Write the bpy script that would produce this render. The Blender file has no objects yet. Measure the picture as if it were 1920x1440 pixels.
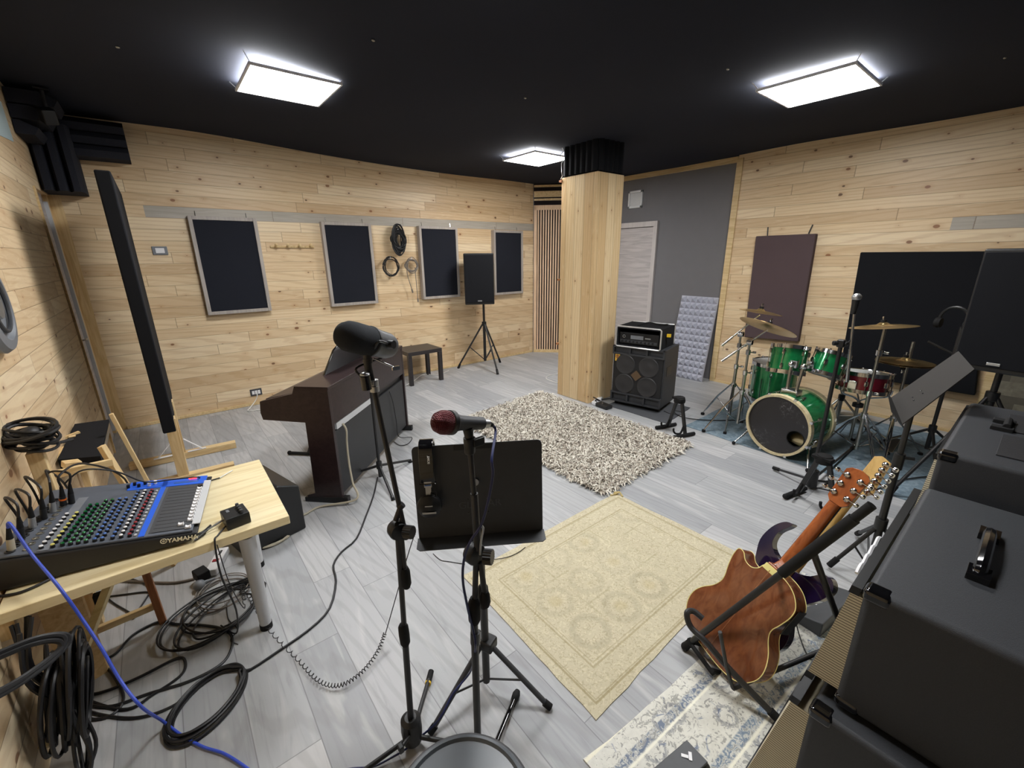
import bpy, math, random
from mathutils import Vector, Matrix
from math import sin, cos, pi, radians, sqrt
random.seed(7)
C = bpy.context.scene.collection
SC = bpy.context.scene
V3 = Vector

# ---------------------------------------------------------------- camera
FPX, PITCH, YAW, ROLL, CAMH = 801.09, 0.291373, 0.675241, -0.0111700, 1.65
_F = V3((sin(YAW)*cos(PITCH), cos(YAW)*cos(PITCH), -sin(PITCH)))
_R0 = V3((cos(YAW), -sin(YAW), 0)); _U0 = _R0.cross(_F)
_R = _R0*cos(ROLL) + _U0*sin(ROLL); _U = _U0*cos(ROLL) - _R0*sin(ROLL)
CAM = V3((0, 0, CAMH))
camd = bpy.data.cameras.new('camera'); cam = bpy.data.objects.new('camera', camd); C.objects.link(cam)
camd.sensor_width = 36; camd.lens = FPX/1920*36; camd.clip_start = 0.02
M = Matrix((( _R.x, _U.x, -_F.x, 0), (_R.y, _U.y, -_F.y, 0), (_R.z, _U.z, -_F.z, CAMH), (0, 0, 0, 1)))
cam.matrix_world = M; SC.camera = cam

def ray(px, py): return _F*FPX + _R*(px-960) + _U*(720-py)
def at(px, py, ax, v):            # the place on the plane axis=v that was measured at this spot of the photo
    d = ray(px, py); t = (v-CAM[ax])/d[ax]; return CAM + d*t
def fl(px, py, z=0.0): return at(px, py, 2, z)
def hz(b, px, py):                # height above floor point b
    d = ray(px, py); t = (b[0]*d.x + b[1]*d.y)/(d.x*d.x + d.y*d.y); return CAMH + d.z*t

# ---------------------------------------------------------------- world, view
w = bpy.data.worlds.new('world'); SC.world = w; w.use_nodes = True
w.node_tree.nodes['Background'].inputs[0].default_value = (0.85, 0.9, 1.0, 1)
w.node_tree.nodes['Background'].inputs[1].default_value = 0.05
SC.view_settings.view_transform = 'Standard'; SC.view_settings.look = 'None'
SC.view_settings.exposure = 0.38; SC.view_settings.gamma = 1.0
SC.view_settings.use_curve_mapping = False
LAMP_STRENGTH = 42.0
try: SC.cycles.max_bounces = 8
except Exception: pass

# ---------------------------------------------------------------- mesh builder
class MB:
    def __init__(s): s.V = []; s.F = []
    def add(s, vs, fs):
        b = len(s.V); s.V += [V3(v) for v in vs]; s.F += [tuple(i+b for i in f) for f in fs]; return s
    def box(s, c, d, m=None):
        x, y, z = d[0]/2, d[1]/2, d[2]/2
        vs = [V3((a, b, e)) for e in (-z, z) for a, b in ((-x,-y),(x,-y),(x,y),(-x,y))]
        if m is not None: vs = [m @ v for v in vs]
        c = V3(c); vs = [v+c for v in vs]
        return s.add(vs, [(0,3,2,1),(4,5,6,7),(0,1,5,4),(1,2,6,5),(2,3,7,6),(3,0,4,7)])
    def bb(s, a, b):             # box by min and max corner
        return s.box([(a[i]+b[i])/2 for i in range(3)], [abs(b[i]-a[i]) for i in range(3)])
    def beam(s, p0, p1, wa, wb, up=(0,0,1)):
        p0, p1 = V3(p0), V3(p1); d = (p1-p0); L = d.length; d.normalize(); up = V3(up)
        if abs(d.dot(up)) > .98: up = V3((1,0,0))
        a = d.cross(up).normalized(); b = a.cross(d)
        m = Matrix((a, b, d)).transposed()
        return s.box((p0+p1)/2, (wa, wb, L), m)
    def ring(s, c, a, b, r, n): return [c + a*(r*cos(2*pi*i/n)) + b*(r*sin(2*pi*i/n)) for i in range(n)]
    def lathe(s, prof, o=(0,0,0), ax=(0,0,1), n=24):   # prof: (r, h) pairs along ax
        o, ax = V3(o), V3(ax).normalized(); a = ax.orthogonal().normalized(); b = ax.cross(a)
        base = len(s.V); cols = []
        for r, h in prof:
            c = o + ax*h
            if r < 1e-6: cols.append([len(s.V)]); s.V.append(c)
            else: cols.append(list(range(len(s.V), len(s.V)+n))); s.V += s.ring(c, a, b, r, n)
        for p, q in zip(cols, cols[1:]):
            for i in range(n):
                j = (i+1) % n
                if len(p) == 1 and len(q) == 1: continue
                if len(p) == 1: s.F.append((p[0], q[j], q[i]))
                elif len(q) == 1: s.F.append((p[i], p[j], q[0]))
                else: s.F.append((p[i], p[j], q[j], q[i]))
        return s
    def cyl(s, p0, p1, r0, r1=None, n=14):
        p0, p1 = V3(p0), V3(p1); L = (p1-p0).length; r1 = r0 if r1 is None else r1
        return s.lathe([(0,0),(r0,0),(r1,L),(0,L)], p0, p1-p0, n)
    def sphere(s, c, r, sc=(1,1,1), n=16, ax=(0,0,1)):
        b = len(s.V); m = n//2
        s.lathe([(r*sin(pi*i/m), -r*cos(pi*i/m)) for i in range(m+1)], (0,0,0), ax, n)
        for i in range(b, len(s.V)): v = s.V[i]; s.V[i] = V3((v.x*sc[0], v.y*sc[1], v.z*sc[2])) + V3(c)
        return s
    def tube(s, pts, r, n=8, closed=False, caps=True):
        pts = [V3(p) for p in pts]; N = len(pts); rings = []; prev = None
        for i in range(N):
            if closed: t = pts[(i+1) % N]-pts[i-1]
            else: t = pts[min(i+1,N-1)]-pts[max(i-1,0)]
            if t.length < 1e-9: t = V3((0,0,1))
            t.normalize()
            if prev is None: a = t.orthogonal().normalized()
            else:
                a = prev - t*prev.dot(t)
                a = a.normalized() if a.length > 1e-6 else t.orthogonal().normalized()
            prev = a; b = t.cross(a); rr = r[i] if isinstance(r, (list, tuple)) else r
            rings.append(list(range(len(s.V), len(s.V)+n))); s.V += s.ring(pts[i], a, b, rr, n)
        for k in range(N if closed else N-1):
            p, q = rings[k], rings[(k+1) % N]
            for i in range(n): j = (i+1) % n; s.F.append((p[i], p[j], q[j], q[i]))
        if caps and not closed: s.F.append(tuple(reversed(rings[0]))); s.F.append(tuple(rings[-1]))
        return s
    def torus(s, c, ax, R, r, n=32, m=8, sc=1.0):
        ax = V3(ax).normalized(); a = ax.orthogonal().normalized(); b = ax.cross(a)
        return s.tube([V3(c)+a*(R*cos(2*pi*i/n))+b*(R*sc*sin(2*pi*i/n)) for i in range(n)], r, m, True)
    def prism(s, poly, o, u, v, w):   # polygon (a,b)-> o+a*u+b*v, pushed along w
        o, u, v, w = V3(o), V3(u), V3(v), V3(w); n = len(poly)
        A = [o+u*p[0]+v*p[1] for p in poly]
        return s.add(A+[p+w for p in A], [tuple(reversed(range(n))), tuple(range(n, 2*n))]+[(i,(i+1)%n,(i+1)%n+n,i+n) for i in range(n)])
    def quad(s, a, b, c, d): return s.add([a,b,c,d], [(0,1,2,3)])

def smooth(pts, k=6, closed=False):
    pts = [V3(p) for p in pts]; N = len(pts); out = []
    rng = range(N) if closed else range(N-1)
    for i in rng:
        if closed: p0, p1, p2, p3 = pts[i-1], pts[i], pts[(i+1)%N], pts[(i+2)%N]
        else: p0, p1, p2, p3 = pts[max(i-1,0)], pts[i], pts[i+1], pts[min(i+2,N-1)]
        for j in range(k):
            t = j/k
            out.append(0.5*((2*p1)+(p2-p0)*t+(2*p0-5*p1+4*p2-p3)*t*t+(3*p1-p0-3*p2+p3)*t**3))
    if not closed: out.append(pts[-1])
    return out

ORG = {}
def root_of(o):
    while o.parent: o = o.parent
    return o
def mk(name, mb, mat, par=None, bev=0, seg=2, ang=35, label=None, flat=False):
    off = V3((0,0,0))
    if par is not None: off = ORG.get(root_of(par).name, V3((0,0,0)))
    me = bpy.data.meshes.new(name)
    me.from_pydata([tuple(v-off) for v in mb.V], [], mb.F); me.update()
    if not flat:
        me.polygons.foreach_set('use_smooth', [True]*len(me.polygons))
        me.set_sharp_from_angle(angle=radians(ang))
    me.materials.append(mat)
    o = bpy.data.objects.new(name, me); C.objects.link(o)
    if par is not None: o.parent = par
    if bev:
        b = o.modifiers.new('bevel', 'BEVEL'); b.width = bev; b.segments = seg; b.limit_method = 'ANGLE'; b.angle_limit = radians(40)
        b.harden_normals = True
    if label: o['label'] = label
    return o
def tag(o, label=None, cat=None, group=None, kind=None):
    if label: o['label'] = label
    if cat: o['category'] = cat
    if group: o['group'] = group
    if kind: o['kind'] = kind
    return o
def thing(name, label, cat, loc=(0,0,0), group=None):
    o = bpy.data.objects.new(name, None); C.objects.link(o); o.location = V3(loc); o.empty_display_size = .1
    ORG[o.name] = V3(loc); return tag(o, label, cat, group)
def single(name, mb, mat, label, cat, group=None, **k):
    return tag(mk(name, mb, mat, None, **k), label, cat, group)
def struct(name, mb, mat, par=None, **k):
    o = mk(name, mb, mat, par, **k)
    if par is None: o['kind'] = 'structure'
    return o
def copy_tree(o, parent=None):
    c = o.copy(); C.objects.link(c)
    if parent is not None: c.parent = parent
    for ch in [x for x in list(C.objects) if x.parent == o]: copy_tree(ch, c)
    return c
def rotz(a): return Matrix.Rotation(a, 3, 'Z')
def text_mb(txt, size, o, u, v, depth=.001, bold=0.0, align='LEFT', shear=0):
    cu = bpy.data.curves.new('t', 'FONT'); cu.body = txt; cu.size = size; cu.extrude = depth; cu.offset = bold; cu.align_x = align; cu.shear = shear
    ob = bpy.data.objects.new('t', cu); C.objects.link(ob)
    dg = bpy.context.evaluated_depsgraph_get(); dg.update()
    me = bpy.data.meshes.new_from_object(ob.evaluated_get(dg))
    o, u, v = V3(o), V3(u).normalized(), V3(v).normalized(); n = u.cross(v)
    mb = MB(); mb.add([o+u*p.co.x+v*p.co.y+n*p.co.z for p in me.vertices], [tuple(p.vertices) for p in me.polygons])
    bpy.data.objects.remove(ob); bpy.data.meshes.remove(me); bpy.data.curves.remove(cu)
    return mb

# ---------------------------------------------------------------- materials
def s2l(c): return tuple(((x/255)/12.92 if x/255 <= .04045 else ((x/255+.055)/1.055)**2.4) for x in c)
class NT:
    def __init__(s, name):
        s.m = bpy.data.materials.new(name); s.m.use_nodes = True; s.t = s.m.node_tree; s.b = s.t.nodes['Principled BSDF']
    def n(s, typ, **k):
        x = s.t.nodes.new(typ)
        for a, v in k.items(): setattr(x, a, v)
        return x
    def l(s, a, b): s.t.links.new(a, b)
    def val(s, x, sock):
        if isinstance(x, (int, float)): sock.default_value = x
        elif isinstance(x, tuple): sock.default_value = x if len(x) == len(sock.default_value) else x+(1,)
        else: s.l(x, sock)
    def math(s, op, a, b=0.0, c=None, clamp=False):
        x = s.n('ShaderNodeMath', operation=op); x.use_clamp = clamp
        s.val(a, x.inputs[0]); s.val(b, x.inputs[1])
        if c is not None: s.val(c, x.inputs[2])
        return x.outputs[0]
    def mix(s, f, a, b, mode='MIX'):
        x = s.n('ShaderNodeMix', data_type='RGBA', blend_type=mode)
        s.val(f, x.inputs[0]); s.val(a, x.inputs[6]); s.val(b, x.inputs[7]); return x.outputs[2]
    def comb(s, x, y, z):
        c = s.n('ShaderNodeCombineXYZ'); s.val(x, c.inputs[0]); s.val(y, c.inputs[1]); s.val(z, c.inputs[2]); return c.outputs[0]
    def sep(s, v):
        c = s.n('ShaderNodeSeparateXYZ'); s.l(v, c.inputs[0]); return c.outputs
    def noise(s, vec, scale, detail=3, rough=.5, dist=0, out=0):
        x = s.n('ShaderNodeTexNoise'); s.l(vec, x.inputs['Vector']); x.inputs['Scale'].default_value = scale
        x.inputs['Detail'].default_value = detail; x.inputs['Roughness'].default_value = rough; x.inputs['Distortion'].default_value = dist
        return x.outputs[out]
    def white(s, vec):
        x = s.n('ShaderNodeTexWhiteNoise', noise_dimensions='3D'); s.l(vec, x.inputs['Vector']); return x.outputs['Value']
    def ramp(s, f, stops):
        x = s.n('ShaderNodeValToRGB'); s.l(f, x.inputs[0]); e = x.color_ramp.elements
        while len(e) < len(stops): e.new(.5)
        for q, (p, c) in zip(e, stops): q.position = p; q.color = tuple(c)+(1,) if len(c) == 3 else c
        return x.outputs[0]
    def step(s, x, a, b):   # smooth 0..1 between a and b
        m = s.n('ShaderNodeMapRange', interpolation_type='SMOOTHSTEP'); s.val(x, m.inputs[0]); s.val(a, m.inputs[1]); s.val(b, m.inputs[2]); return m.outputs[0]
    def pos(s, obj=False):
        if obj: return s.n('ShaderNodeTexCoord').outputs['Object']
        return s.n('ShaderNodeNewGeometry').outputs['Position']
    def bump(s, h, strength=.3, dist=.002):
        x = s.n('ShaderNodeBump'); x.inputs['Strength'].default_value = strength; x.inputs['Distance'].default_value = dist
        s.l(h, x.inputs['Height']); s.l(x.outputs[0], s.b.inputs['Normal'])
    def out(s, col=None, rough=.5, metal=0.0, spec=.5, coat=0):
        if col is not None: s.val(col, s.b.inputs['Base Color'])
        s.val(rough, s.b.inputs['Roughness']); s.val(metal, s.b.inputs['Metallic'])
        s.b.inputs['Specular IOR Level'].default_value = spec; s.b.inputs['Coat Weight'].default_value = coat
        s.b.inputs['Coat Roughness'].default_value = .08
        return s.m
def plain(name, rgb, rough=.5, metal=0.0, spec=.5, var=.12, vs=30, bump=0, bs=200, coat=0):
    t = NT(name); p = t.pos(True); c = s2l(rgb)
    f = t.noise(p, vs, 3)
    col = t.mix(f, tuple(x*(1-var) for x in c), tuple(min(1, x*(1+var)) for x in c))
    if bump: t.bump(t.noise(p, bs, 2), bump, .001)
    return t.out(col, rough, metal, spec, coat)
def fabric(name, rgb, scale=900, rough=.95, var=.35):
    t = NT(name); p = t.pos(True); c = s2l(rgb)
    f = t.noise(p, scale, 2); g = t.noise(p, 6, 3)
    col = t.mix(f, tuple(x*(1-var) for x in c), tuple(x*(1+var) for x in c))
    col = t.mix(t.math('MULTIPLY', g, .4), col, tuple(x*1.25 for x in c))
    t.bump(f, .25, .001); return t.out(col, rough, 0, .25)

def planks(name, along, row_h, length, base, strip=None, vert=False, seed=0.0, rough=.42, tones=None):
    """pine boards: along = 'X' or 'Y' (or 'XY' for a column, boards standing)"""
    t = NT(name); P = t.pos(); x, y, z = t.sep(P)
    if along == 'X': u, v = x, z
    elif along == 'Y': u, v = y, z
    else: u, v = z, t.math('ADD', t.math('MULTIPLY', x, 1.0), t.math('MULTIPLY', y, 1.0))
    vr = t.math('DIVIDE', v, row_h); row = t.math('FLOOR', vr); fv = t.math('FRACT', vr)
    rr = t.white(t.comb(row, seed, 0.0)); uo = t.math('ADD', t.math('DIVIDE', u, length), t.math('MULTIPLY', rr, 7.3))
    idx = t.math('FLOOR', uo); fu = t.math('FRACT', uo)
    pid = t.comb(row, idx, seed+3.0); r1 = t.white(pid); r2 = t.white(t.comb(idx, row, seed+9.0))
    tones = tones or [(0,(204,176,138)), (.35,(218,192,154)), (.7,(226,202,164)), (1,(234,214,180))]
    col = t.ramp(r1, [(a, s2l(c)) for a, c in tones])
    # grain
    gv = t.comb(t.math('ADD', t.math('MULTIPLY', u, 2.2), t.math('MULTIPLY', r2, 60)), t.math('ADD', t.math('MULTIPLY', v, 38), t.math('MULTIPLY', r1, 40)), 0.0)
    g = t.noise(gv, 1.0, 4, .6, 1.2)
    g2 = t.noise(t.comb(t.math('MULTIPLY', u, 1.3), t.math('MULTIPLY', v, 9), r2), 1.6, 3, .55, 2.5)
    wv = t.n('ShaderNodeTexWave', wave_type='RINGS', rings_direction='Z'); wv.inputs['Scale'].default_value = 1.1; wv.inputs['Distortion'].default_value = 5; wv.inputs['Detail'].default_value = 2
    t.l(t.comb(t.math('ADD', t.math('MULTIPLY', u, .7), t.math('MULTIPLY', r2, 30)), t.math('MULTIPLY', v, 9), r1), wv.inputs['Vector'])
    col = t.mix(t.math('MULTIPLY', t.step(g, .5, .8), .28), col, s2l((160,120,76)))
    col = t.mix(t.math('MULTIPLY', t.step(wv.outputs['Fac'], .62, .95), .22), col, s2l((176,132,84)))
    col = t.mix(t.math('MULTIPLY', t.step(g2, .55, .75), .35), col, s2l((238,222,188)))
    # knots
    vo = t.n('ShaderNodeTexVoronoi', feature='F1', voronoi_dimensions='2D'); vo.inputs['Scale'].default_value = 1.0
    t.l(t.comb(t.math('ADD', t.math('MULTIPLY', u, 3.4), t.math('MULTIPLY', r1, 31)), t.math('ADD', t.math('MULTIPLY', v, 5.2), t.math('MULTIPLY', row, .37)), 0.0), vo.inputs['Vector'])
    kr = t.sep(vo.outputs['Color'])
    gate = t.math('GREATER_THAN', kr[0], .22); size = t.math('ADD', .012, t.math('MULTIPLY', t.math('MULTIPLY', kr[1], kr[1]), .075))
    d = t.math('SUBTRACT', vo.outputs['Distance'], size)
    knot = t.math('MULTIPLY', t.math('SUBTRACT', 1.0, t.step(d, -.02, .012)), gate)
    halo = t.math('MULTIPLY', t.math('SUBTRACT', 1.0, t.step(d, 0.0, .17)), gate)
    col = t.mix(t.math('MULTIPLY', halo, .22), col, s2l((178,124,74)))
    kc = t.mix(kr[2], s2l((70,44,28)), s2l((140,86,52)))
    col = t.mix(t.math('MULTIPLY', knot, .85), col, kc)
    if strip:
        z0, z1, a0, a1 = strip
        inb = t.math('MULTIPLY', t.math('MULTIPLY', t.math('GREATER_THAN', v, z0), t.math('LESS_THAN', v, z1)), t.math('MULTIPLY', t.math('GREATER_THAN', u, a0), t.math('LESS_THAN', u, a1)))
        gcol = t.mix(g, s2l((150,142,130)), s2l((196,190,178)))
        col = t.mix(inb, col, gcol)
    # joints
    e = t.math('MINIMUM', fv, t.math('SUBTRACT', 1.0, fv)); jl = t.math('SUBTRACT', 1.0, t.step(e, .004, .03))
    e2 = t.math('MINIMUM', fu, t.math('SUBTRACT', 1.0, fu)); j2 = t.math('SUBTRACT', 1.0, t.step(e2, .0008, .0028))
    j = t.math('MAXIMUM', jl, j2)
    soft = t.math('MULTIPLY', t.noise(t.comb(t.math('MULTIPLY', u, 1.5), row, 0.0), 1.0, 2), 1.0)
    col = t.mix(t.math('MULTIPLY', j, t.math('ADD', .25, t.math('MULTIPLY', soft, .5))), col, s2l((110,80,50)))
    t.bump(t.math('SUBTRACT', t.math('MULTIPLY', g, .15), j), .5, .002)
    return t.out(col, rough, 0, .4)

def wood(name, rgb, dark, axis=0, scale=1.0, rough=.5, coat=0):
    t = NT(name); p = t.pos(True); x, y, z = t.sep(p)
    k = [22*scale]*3; k[axis] = 1.6*scale
    vec = t.comb(t.math('MULTIPLY', x, k[0]), t.math('MULTIPLY', y, k[1]), t.math('MULTIPLY', z, k[2]))
    g = t.noise(vec, 1.5, 4, .6, 1.0)
    col = t.mix(t.step(g, .3, .75), s2l(rgb), s2l(dark))
    t.bump(g, .1, .001); return t.out(col, rough, 0, .4, coat)

def floor_mat():
    t = NT('laminate_floor'); P = t.pos(); x, y, z = t.sep(P)
    rh, ln = .192, 1.26
    vr = t.math('DIVIDE', t.math('ADD', x, 10.03), rh); row = t.math('FLOOR', vr); fv = t.math('FRACT', vr)
    rr = t.white(t.comb(row, 1.0, 0.0)); uo = t.math('ADD', t.math('DIVIDE', y, ln), t.math('MULTIPLY', rr, 5.7))
    idx = t.math('FLOOR', uo); fu = t.math('FRACT', uo); r1 = t.white(t.comb(row, idx, 3.0)); r2 = t.white(t.comb(idx, row, 5.0))
    col = t.ramp(r1, [(0, s2l((152,154,157))), (.4, s2l((166,168,170))), (.75, s2l((174,175,177))), (1, s2l((184,184,184)))])
    gv = t.comb(t.math('ADD', t.math('MULTIPLY', x, 26), t.math('MULTIPLY', r1, 50)), t.math('ADD', t.math('MULTIPLY', y, 1.7), t.math('MULTIPLY', r2, 50)), 0.0)
    g = t.noise(gv, 1.0, 5, .62, 1.6)
    g2 = t.noise(t.comb(t.math('MULTIPLY', x, 9), t.math('ADD', t.math('MULTIPLY', y, 1.1), t.math('MULTIPLY', r2, 20)), r1), 1.0, 3, .5, 2.0)
    wv = t.n('ShaderNodeTexWave', wave_type='RINGS', rings_direction='Z'); wv.inputs['Scale'].default_value = 1.3; wv.inputs['Distortion'].default_value = 4; wv.inputs['Detail'].default_value = 2
    t.l(t.comb(t.math('ADD', t.math('MULTIPLY', x, 7), t.math('MULTIPLY', r1, 9)), t.math('ADD', t.math('MULTIPLY', y, .8), t.math('MULTIPLY', r2, 30)), 0.0), wv.inputs['Vector'])
    col = t.mix(t.math('MULTIPLY', t.step(g, .48, .8), .42), col, s2l((116,116,118)))
    col = t.mix(t.math('MULTIPLY', t.step(g2, .5, .72), .4), col, s2l((206,206,204)))
    col = t.mix(t.math('MULTIPLY', t.step(wv.outputs['Fac'], .7, .97), .22), col, s2l((128,126,126)))
    e = t.math('MINIMUM', fv, t.math('SUBTRACT', 1.0, fv)); j = t.math('SUBTRACT', 1.0, t.step(e, .002, .016))
    e2 = t.math('MINIMUM', fu, t.math('SUBTRACT', 1.0, fu)); j2 = t.math('SUBTRACT', 1.0, t.step(e2, .0004, .0022))
    j = t.math('MAXIMUM', j, j2); col = t.mix(t.math('MULTIPLY', j, .6), col, s2l((96,96,98)))
    t.bump(t.math('SUBTRACT', t.math('MULTIPLY', g, .2), j), .25, .001)
    return t.out(col, t.math('ADD', .34, t.math('MULTIPLY', g, .2)), 0, .45)

def emis(name, rgb, st):
    t = NT(name); t.val(s2l(rgb), t.b.inputs['Emission Color']); t.b.inputs['Emission Strength'].default_value = st
    return t.out(s2l(rgb), .5)

M_ = dict(
 dark_back=plain('charcoal_wall_paint', (70,72,78), .9, var=.04, vs=4),
 wallA=planks('pine_boards_back', 'X', .1075, 1.55, None, strip=(2.043-.0005, 2.150, .02, 9), seed=1.0),
 wallB=planks('pine_boards_right', 'Y', .1075, 1.9, None, seed=4.0, strip=(1.8275, 1.935, -9, .70)),
 wallC=planks('pine_boards_left', 'Y', .1075, 1.2, None, seed=8.0, rough=.6),
 col=planks('pine_boards_column', 'XY', .125, 40.0, None, seed=12.0, tones=[(0,(212,180,134)),(.5,(224,196,150)),(1,(234,210,168))]),
 floor=floor_mat(),
 ceil=fabric('ceiling_cloth', (33,36,46), 400, .95, .15),
 grey=plain('grey_paint', (112,111,113), .85, var=.05, vs=8, bump=.15, bs=300),
 pine=wood('pine_wood', (228,202,154), (202,168,116), 2), pinex=wood('pine_wood_x', (232,208,160), (206,170,116), 0), piney=wood('pine_wood_y', (226,196,144), (198,158,104), 1),
 desk=wood('desk_board', (240,226,186), (216,196,146), 0, .6, .45),
 redwood=wood('reddish_wood', (168,112,72), (132,80,48), 2),
 lathw=wood('slat_wood', (226,196,164), (200,166,132), 2),
 trimw=wood('trim_wood', (222,198,152), (196,166,116), 1),
 blackfab=fabric('black_cloth', (30,32,40)), black2=fabric('matt_black_cloth', (20,21,25)),
 foamd=fabric('charcoal_foam', (38,40,48), 150), brownfab=fabric('brown_cloth', (84,70,72)),
 foamg=fabric('grey_foam', (176,178,190), 200, .9, .1), black_felt=fabric('slat_felt', (34,28,30)),
 frame=wood('greige_frame', (176,168,160), (156,148,142), 2), 
 blkm=plain('black_metal', (24,24,26), .45, .0, .6), blkp=plain('black_plastic', (24,25,27), .42, 0, .5),
 blkr=plain('black_rubber', (20,20,21), .75, 0, .3), tolex=plain('black_tolex', (50,52,56), .55, 0, .5, var=.25, vs=300, bump=.6, bs=700),
 paint=plain('black_powder_paint', (58,60,64), .5, 0, .5, bump=.2, bs=900), 
 chrome=plain('chrome', (205,206,208), .13, 1.0, .5, var=.03), steel=plain('brushed_steel', (170,168,160), .3, 1.0, var=.05),
 alu=plain('aluminium_edge', (214,214,214), .3, .75, var=.03), white=plain('white_plastic', (232,232,234), .4, var=.02),
 greyp=plain('grey_plastic', (120,124,130), .45), dgrey=plain('dark_grey_plastic', (62,64,68), .45), lgrey=plain('light_grey_plastic', (196,198,200), .4, var=.03),
 cable=plain('black_cable', (22,22,25), .5), cableg=plain('grey_cable', (120,112,104), .5), cabler=plain('beige_cable', (178,170,150), .55, var=.04),
 cableb=plain('blue_cable', (52,78,190), .45), cabled=plain('navy_cable', (24,34,84), .45), cablew=plain('white_cable', (226,226,222), .5, var=.02),
 piano=wood('rosewood_laminate', (50,37,38), (36,26,27), 0, 1, .3), pianod=plain('dark_back_panel', (44,45,48), .5, var=.1, vs=4),
 tableb=wood('black_brown_laminate', (50,46,47), (40,36,37), 0, 1, .4),
 blue=plain('mixer_blue', (40,98,220), .35, var=.03), mixgrey=plain('mixer_grey', (88,94,104), .42, 0, .5, bump=.1), 
 red=plain('red_plastic', (150,30,44), .4), green=plain('green_cap', (90,190,140), .4), bluecap=plain('blue_cap', (70,110,180), .4), yel=plain('yellow_cap', (220,214,120), .4),
 brass=plain('cymbal_bronze', (196,170,118), .28, .95, var=.12, vs=60), tomred=plain('wine_red_shell', (120,14,36), .15, 0, .6, coat=1),
 head=plain('clear_drum_head', (196,198,196), .35, 0, .5, var=.05), hoopw=wood('pale_hoop', (218,204,166), (196,180,140), 0, 1, .35),
 mahog=wood('mahogany_gloss', (132,80,50), (104,58,36), 2, .8, .18, .6), mahd=wood('dark_mahogany_neck', (164,90,44), (130,64,30), 2, .8, .25, .4),
 maple=wood('maple_neck', (214,178,110), (190,150,86), 2, 1, .35), bind=plain('cream_binding', (240,226,150), .35, var=.03), purp=plain('purple_gloss', (28,19,58), .12, .2, .6, coat=1, var=.3, vs=3),
 shine=plain('gloss_black', (12,12,14), .1, 0, .6, coat=.5), gold=plain('gold_label', (222,178,70), .4, .2), doorw=wood('door_laminate', (190,184,182), (160,154,152), 1, .7, .5),
 doorf=wood('door_frame_laminate', (198,192,188), (182,176,174), 2, .5, .5), grille=None, matd=fabric('dark_mat', (76,78,82), 500), ventw=plain('white_vent', (218,220,222), .5, var=.03),
 redlamp=emis('red_indicator', (255,40,20), 6), kn=plain('knob_black', (16,17,20), .4), yellow=plain('yellow_tape', (232,190,40), .5), sil=plain('silver_badge', (190,192,194), .3, .8),
 paper=plain('pale_paper', (190,210,214), .6, var=.03), stone=None, lamp=emis('led_diffuser', (255,255,255), LAMP_STRENGTH),
)
def grille_mat():
    t = NT('beige_grille_cloth'); x, y, z = t.sep(t.pos()); a = t.math('FRACT', t.math('MULTIPLY', z, 130)); b = t.math('FRACT', t.math('MULTIPLY', x, 160))
    l = t.math('MAXIMUM', t.step(a, .62, .75), t.math('MULTIPLY', t.step(b, .75, .9), .4))
    return t.out(t.mix(l, s2l((226,218,190)), s2l((120,112,92))), .8)
def green_mat():
    t = NT('green_sparkle_shell'); p = t.pos(True); n = t.noise(p, 9, 3, .5, 1.5); v = t.noise(p, 400, 1)
    col = t.mix(n, s2l((4,84,42)), s2l((26,150,84))); col = t.mix(t.math('MULTIPLY', t.step(v, .55, .8), .35), col, s2l((90,210,140)))
    t.val(col, t.b.inputs['Base Color']); return t.out(None, .16, .35, .6, 1)
def skin_mat():
    t = NT('worn_black_head'); p = t.pos(True); n = t.noise(p, 14, 6, .7, 2.0); m = t.noise(p, 60, 4, .6, 1)
    f = t.math('MULTIPLY', t.math('MULTIPLY', t.step(n, .48, .6), t.step(m, .42, .6)), t.step(t.noise(p, 5, 2), .46, .6))
    return t.out(t.mix(t.math('MULTIPLY', f, .55), s2l((40,38,40)), s2l((150,150,152))), .3, 0, .5)
def stone_mat():
    t = NT('stacked_stone'); x, y, z = t.sep(t.pos()); row = t.math('FLOOR', t.math('MULTIPLY', z, 16)); r = t.white(t.comb(row, t.math('FLOOR', t.math('ADD', t.math('MULTIPLY', y, 6), t.math('MULTIPLY', row, .4))), 0.0))
    n = t.noise(t.pos(), 30, 4); return t.out(t.mix(n, t.ramp(r, [(0, s2l((70,68,60))), (.5, s2l((112,108,94))), (1, s2l((150,146,128)))]), s2l((90,84,72))), .9)
M_['grille'] = grille_mat(); M_['green'] = green_mat(); M_['skin'] = skin_mat(); M_['stone'] = stone_mat()
# ================================================================ SETTING
XL, YA, XB, YF = -.60, 5.62, 5.59, -1.3      # left wall, back wall, right wall, wall behind the camera
struct('floor', MB().bb((-1.2, YF-.2, -.05), (6.4, 6.4, 0)), M_['floor'])
def ceil_z(x, y):
    a = 2.752
    k = max(0, min(1, (2.9-x)/2.6)); k = k*k*(3-2*k)
    return a + .095*k + .012*sin(x*3.1)*sin(y*2.3)
cb = MB(); nx, ny = 44, 44; xs = [-.9+i*(7.3/nx) for i in range(nx+1)]; ys = [YF-.2+j*(7.9/ny) for j in range(ny+1)]
cb.add([V3((x, y, ceil_z(x, y))) for y in ys for x in xs] + [V3((x, y, 3.0)) for y in (ys[0], ys[-1]) for x in (xs[0], xs[-1])],
       [(j*(nx+1)+i, (j+1)*(nx+1)+i, (j+1)*(nx+1)+i+1, j*(nx+1)+i+1) for j in range(ny) for i in range(nx)])
struct('ceiling', cb, M_['ceil'])
struct('wall_back', MB().bb((-.53, YA, 0), (4.99, YA+.12, 2.95)), M_['wallA'])
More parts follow.
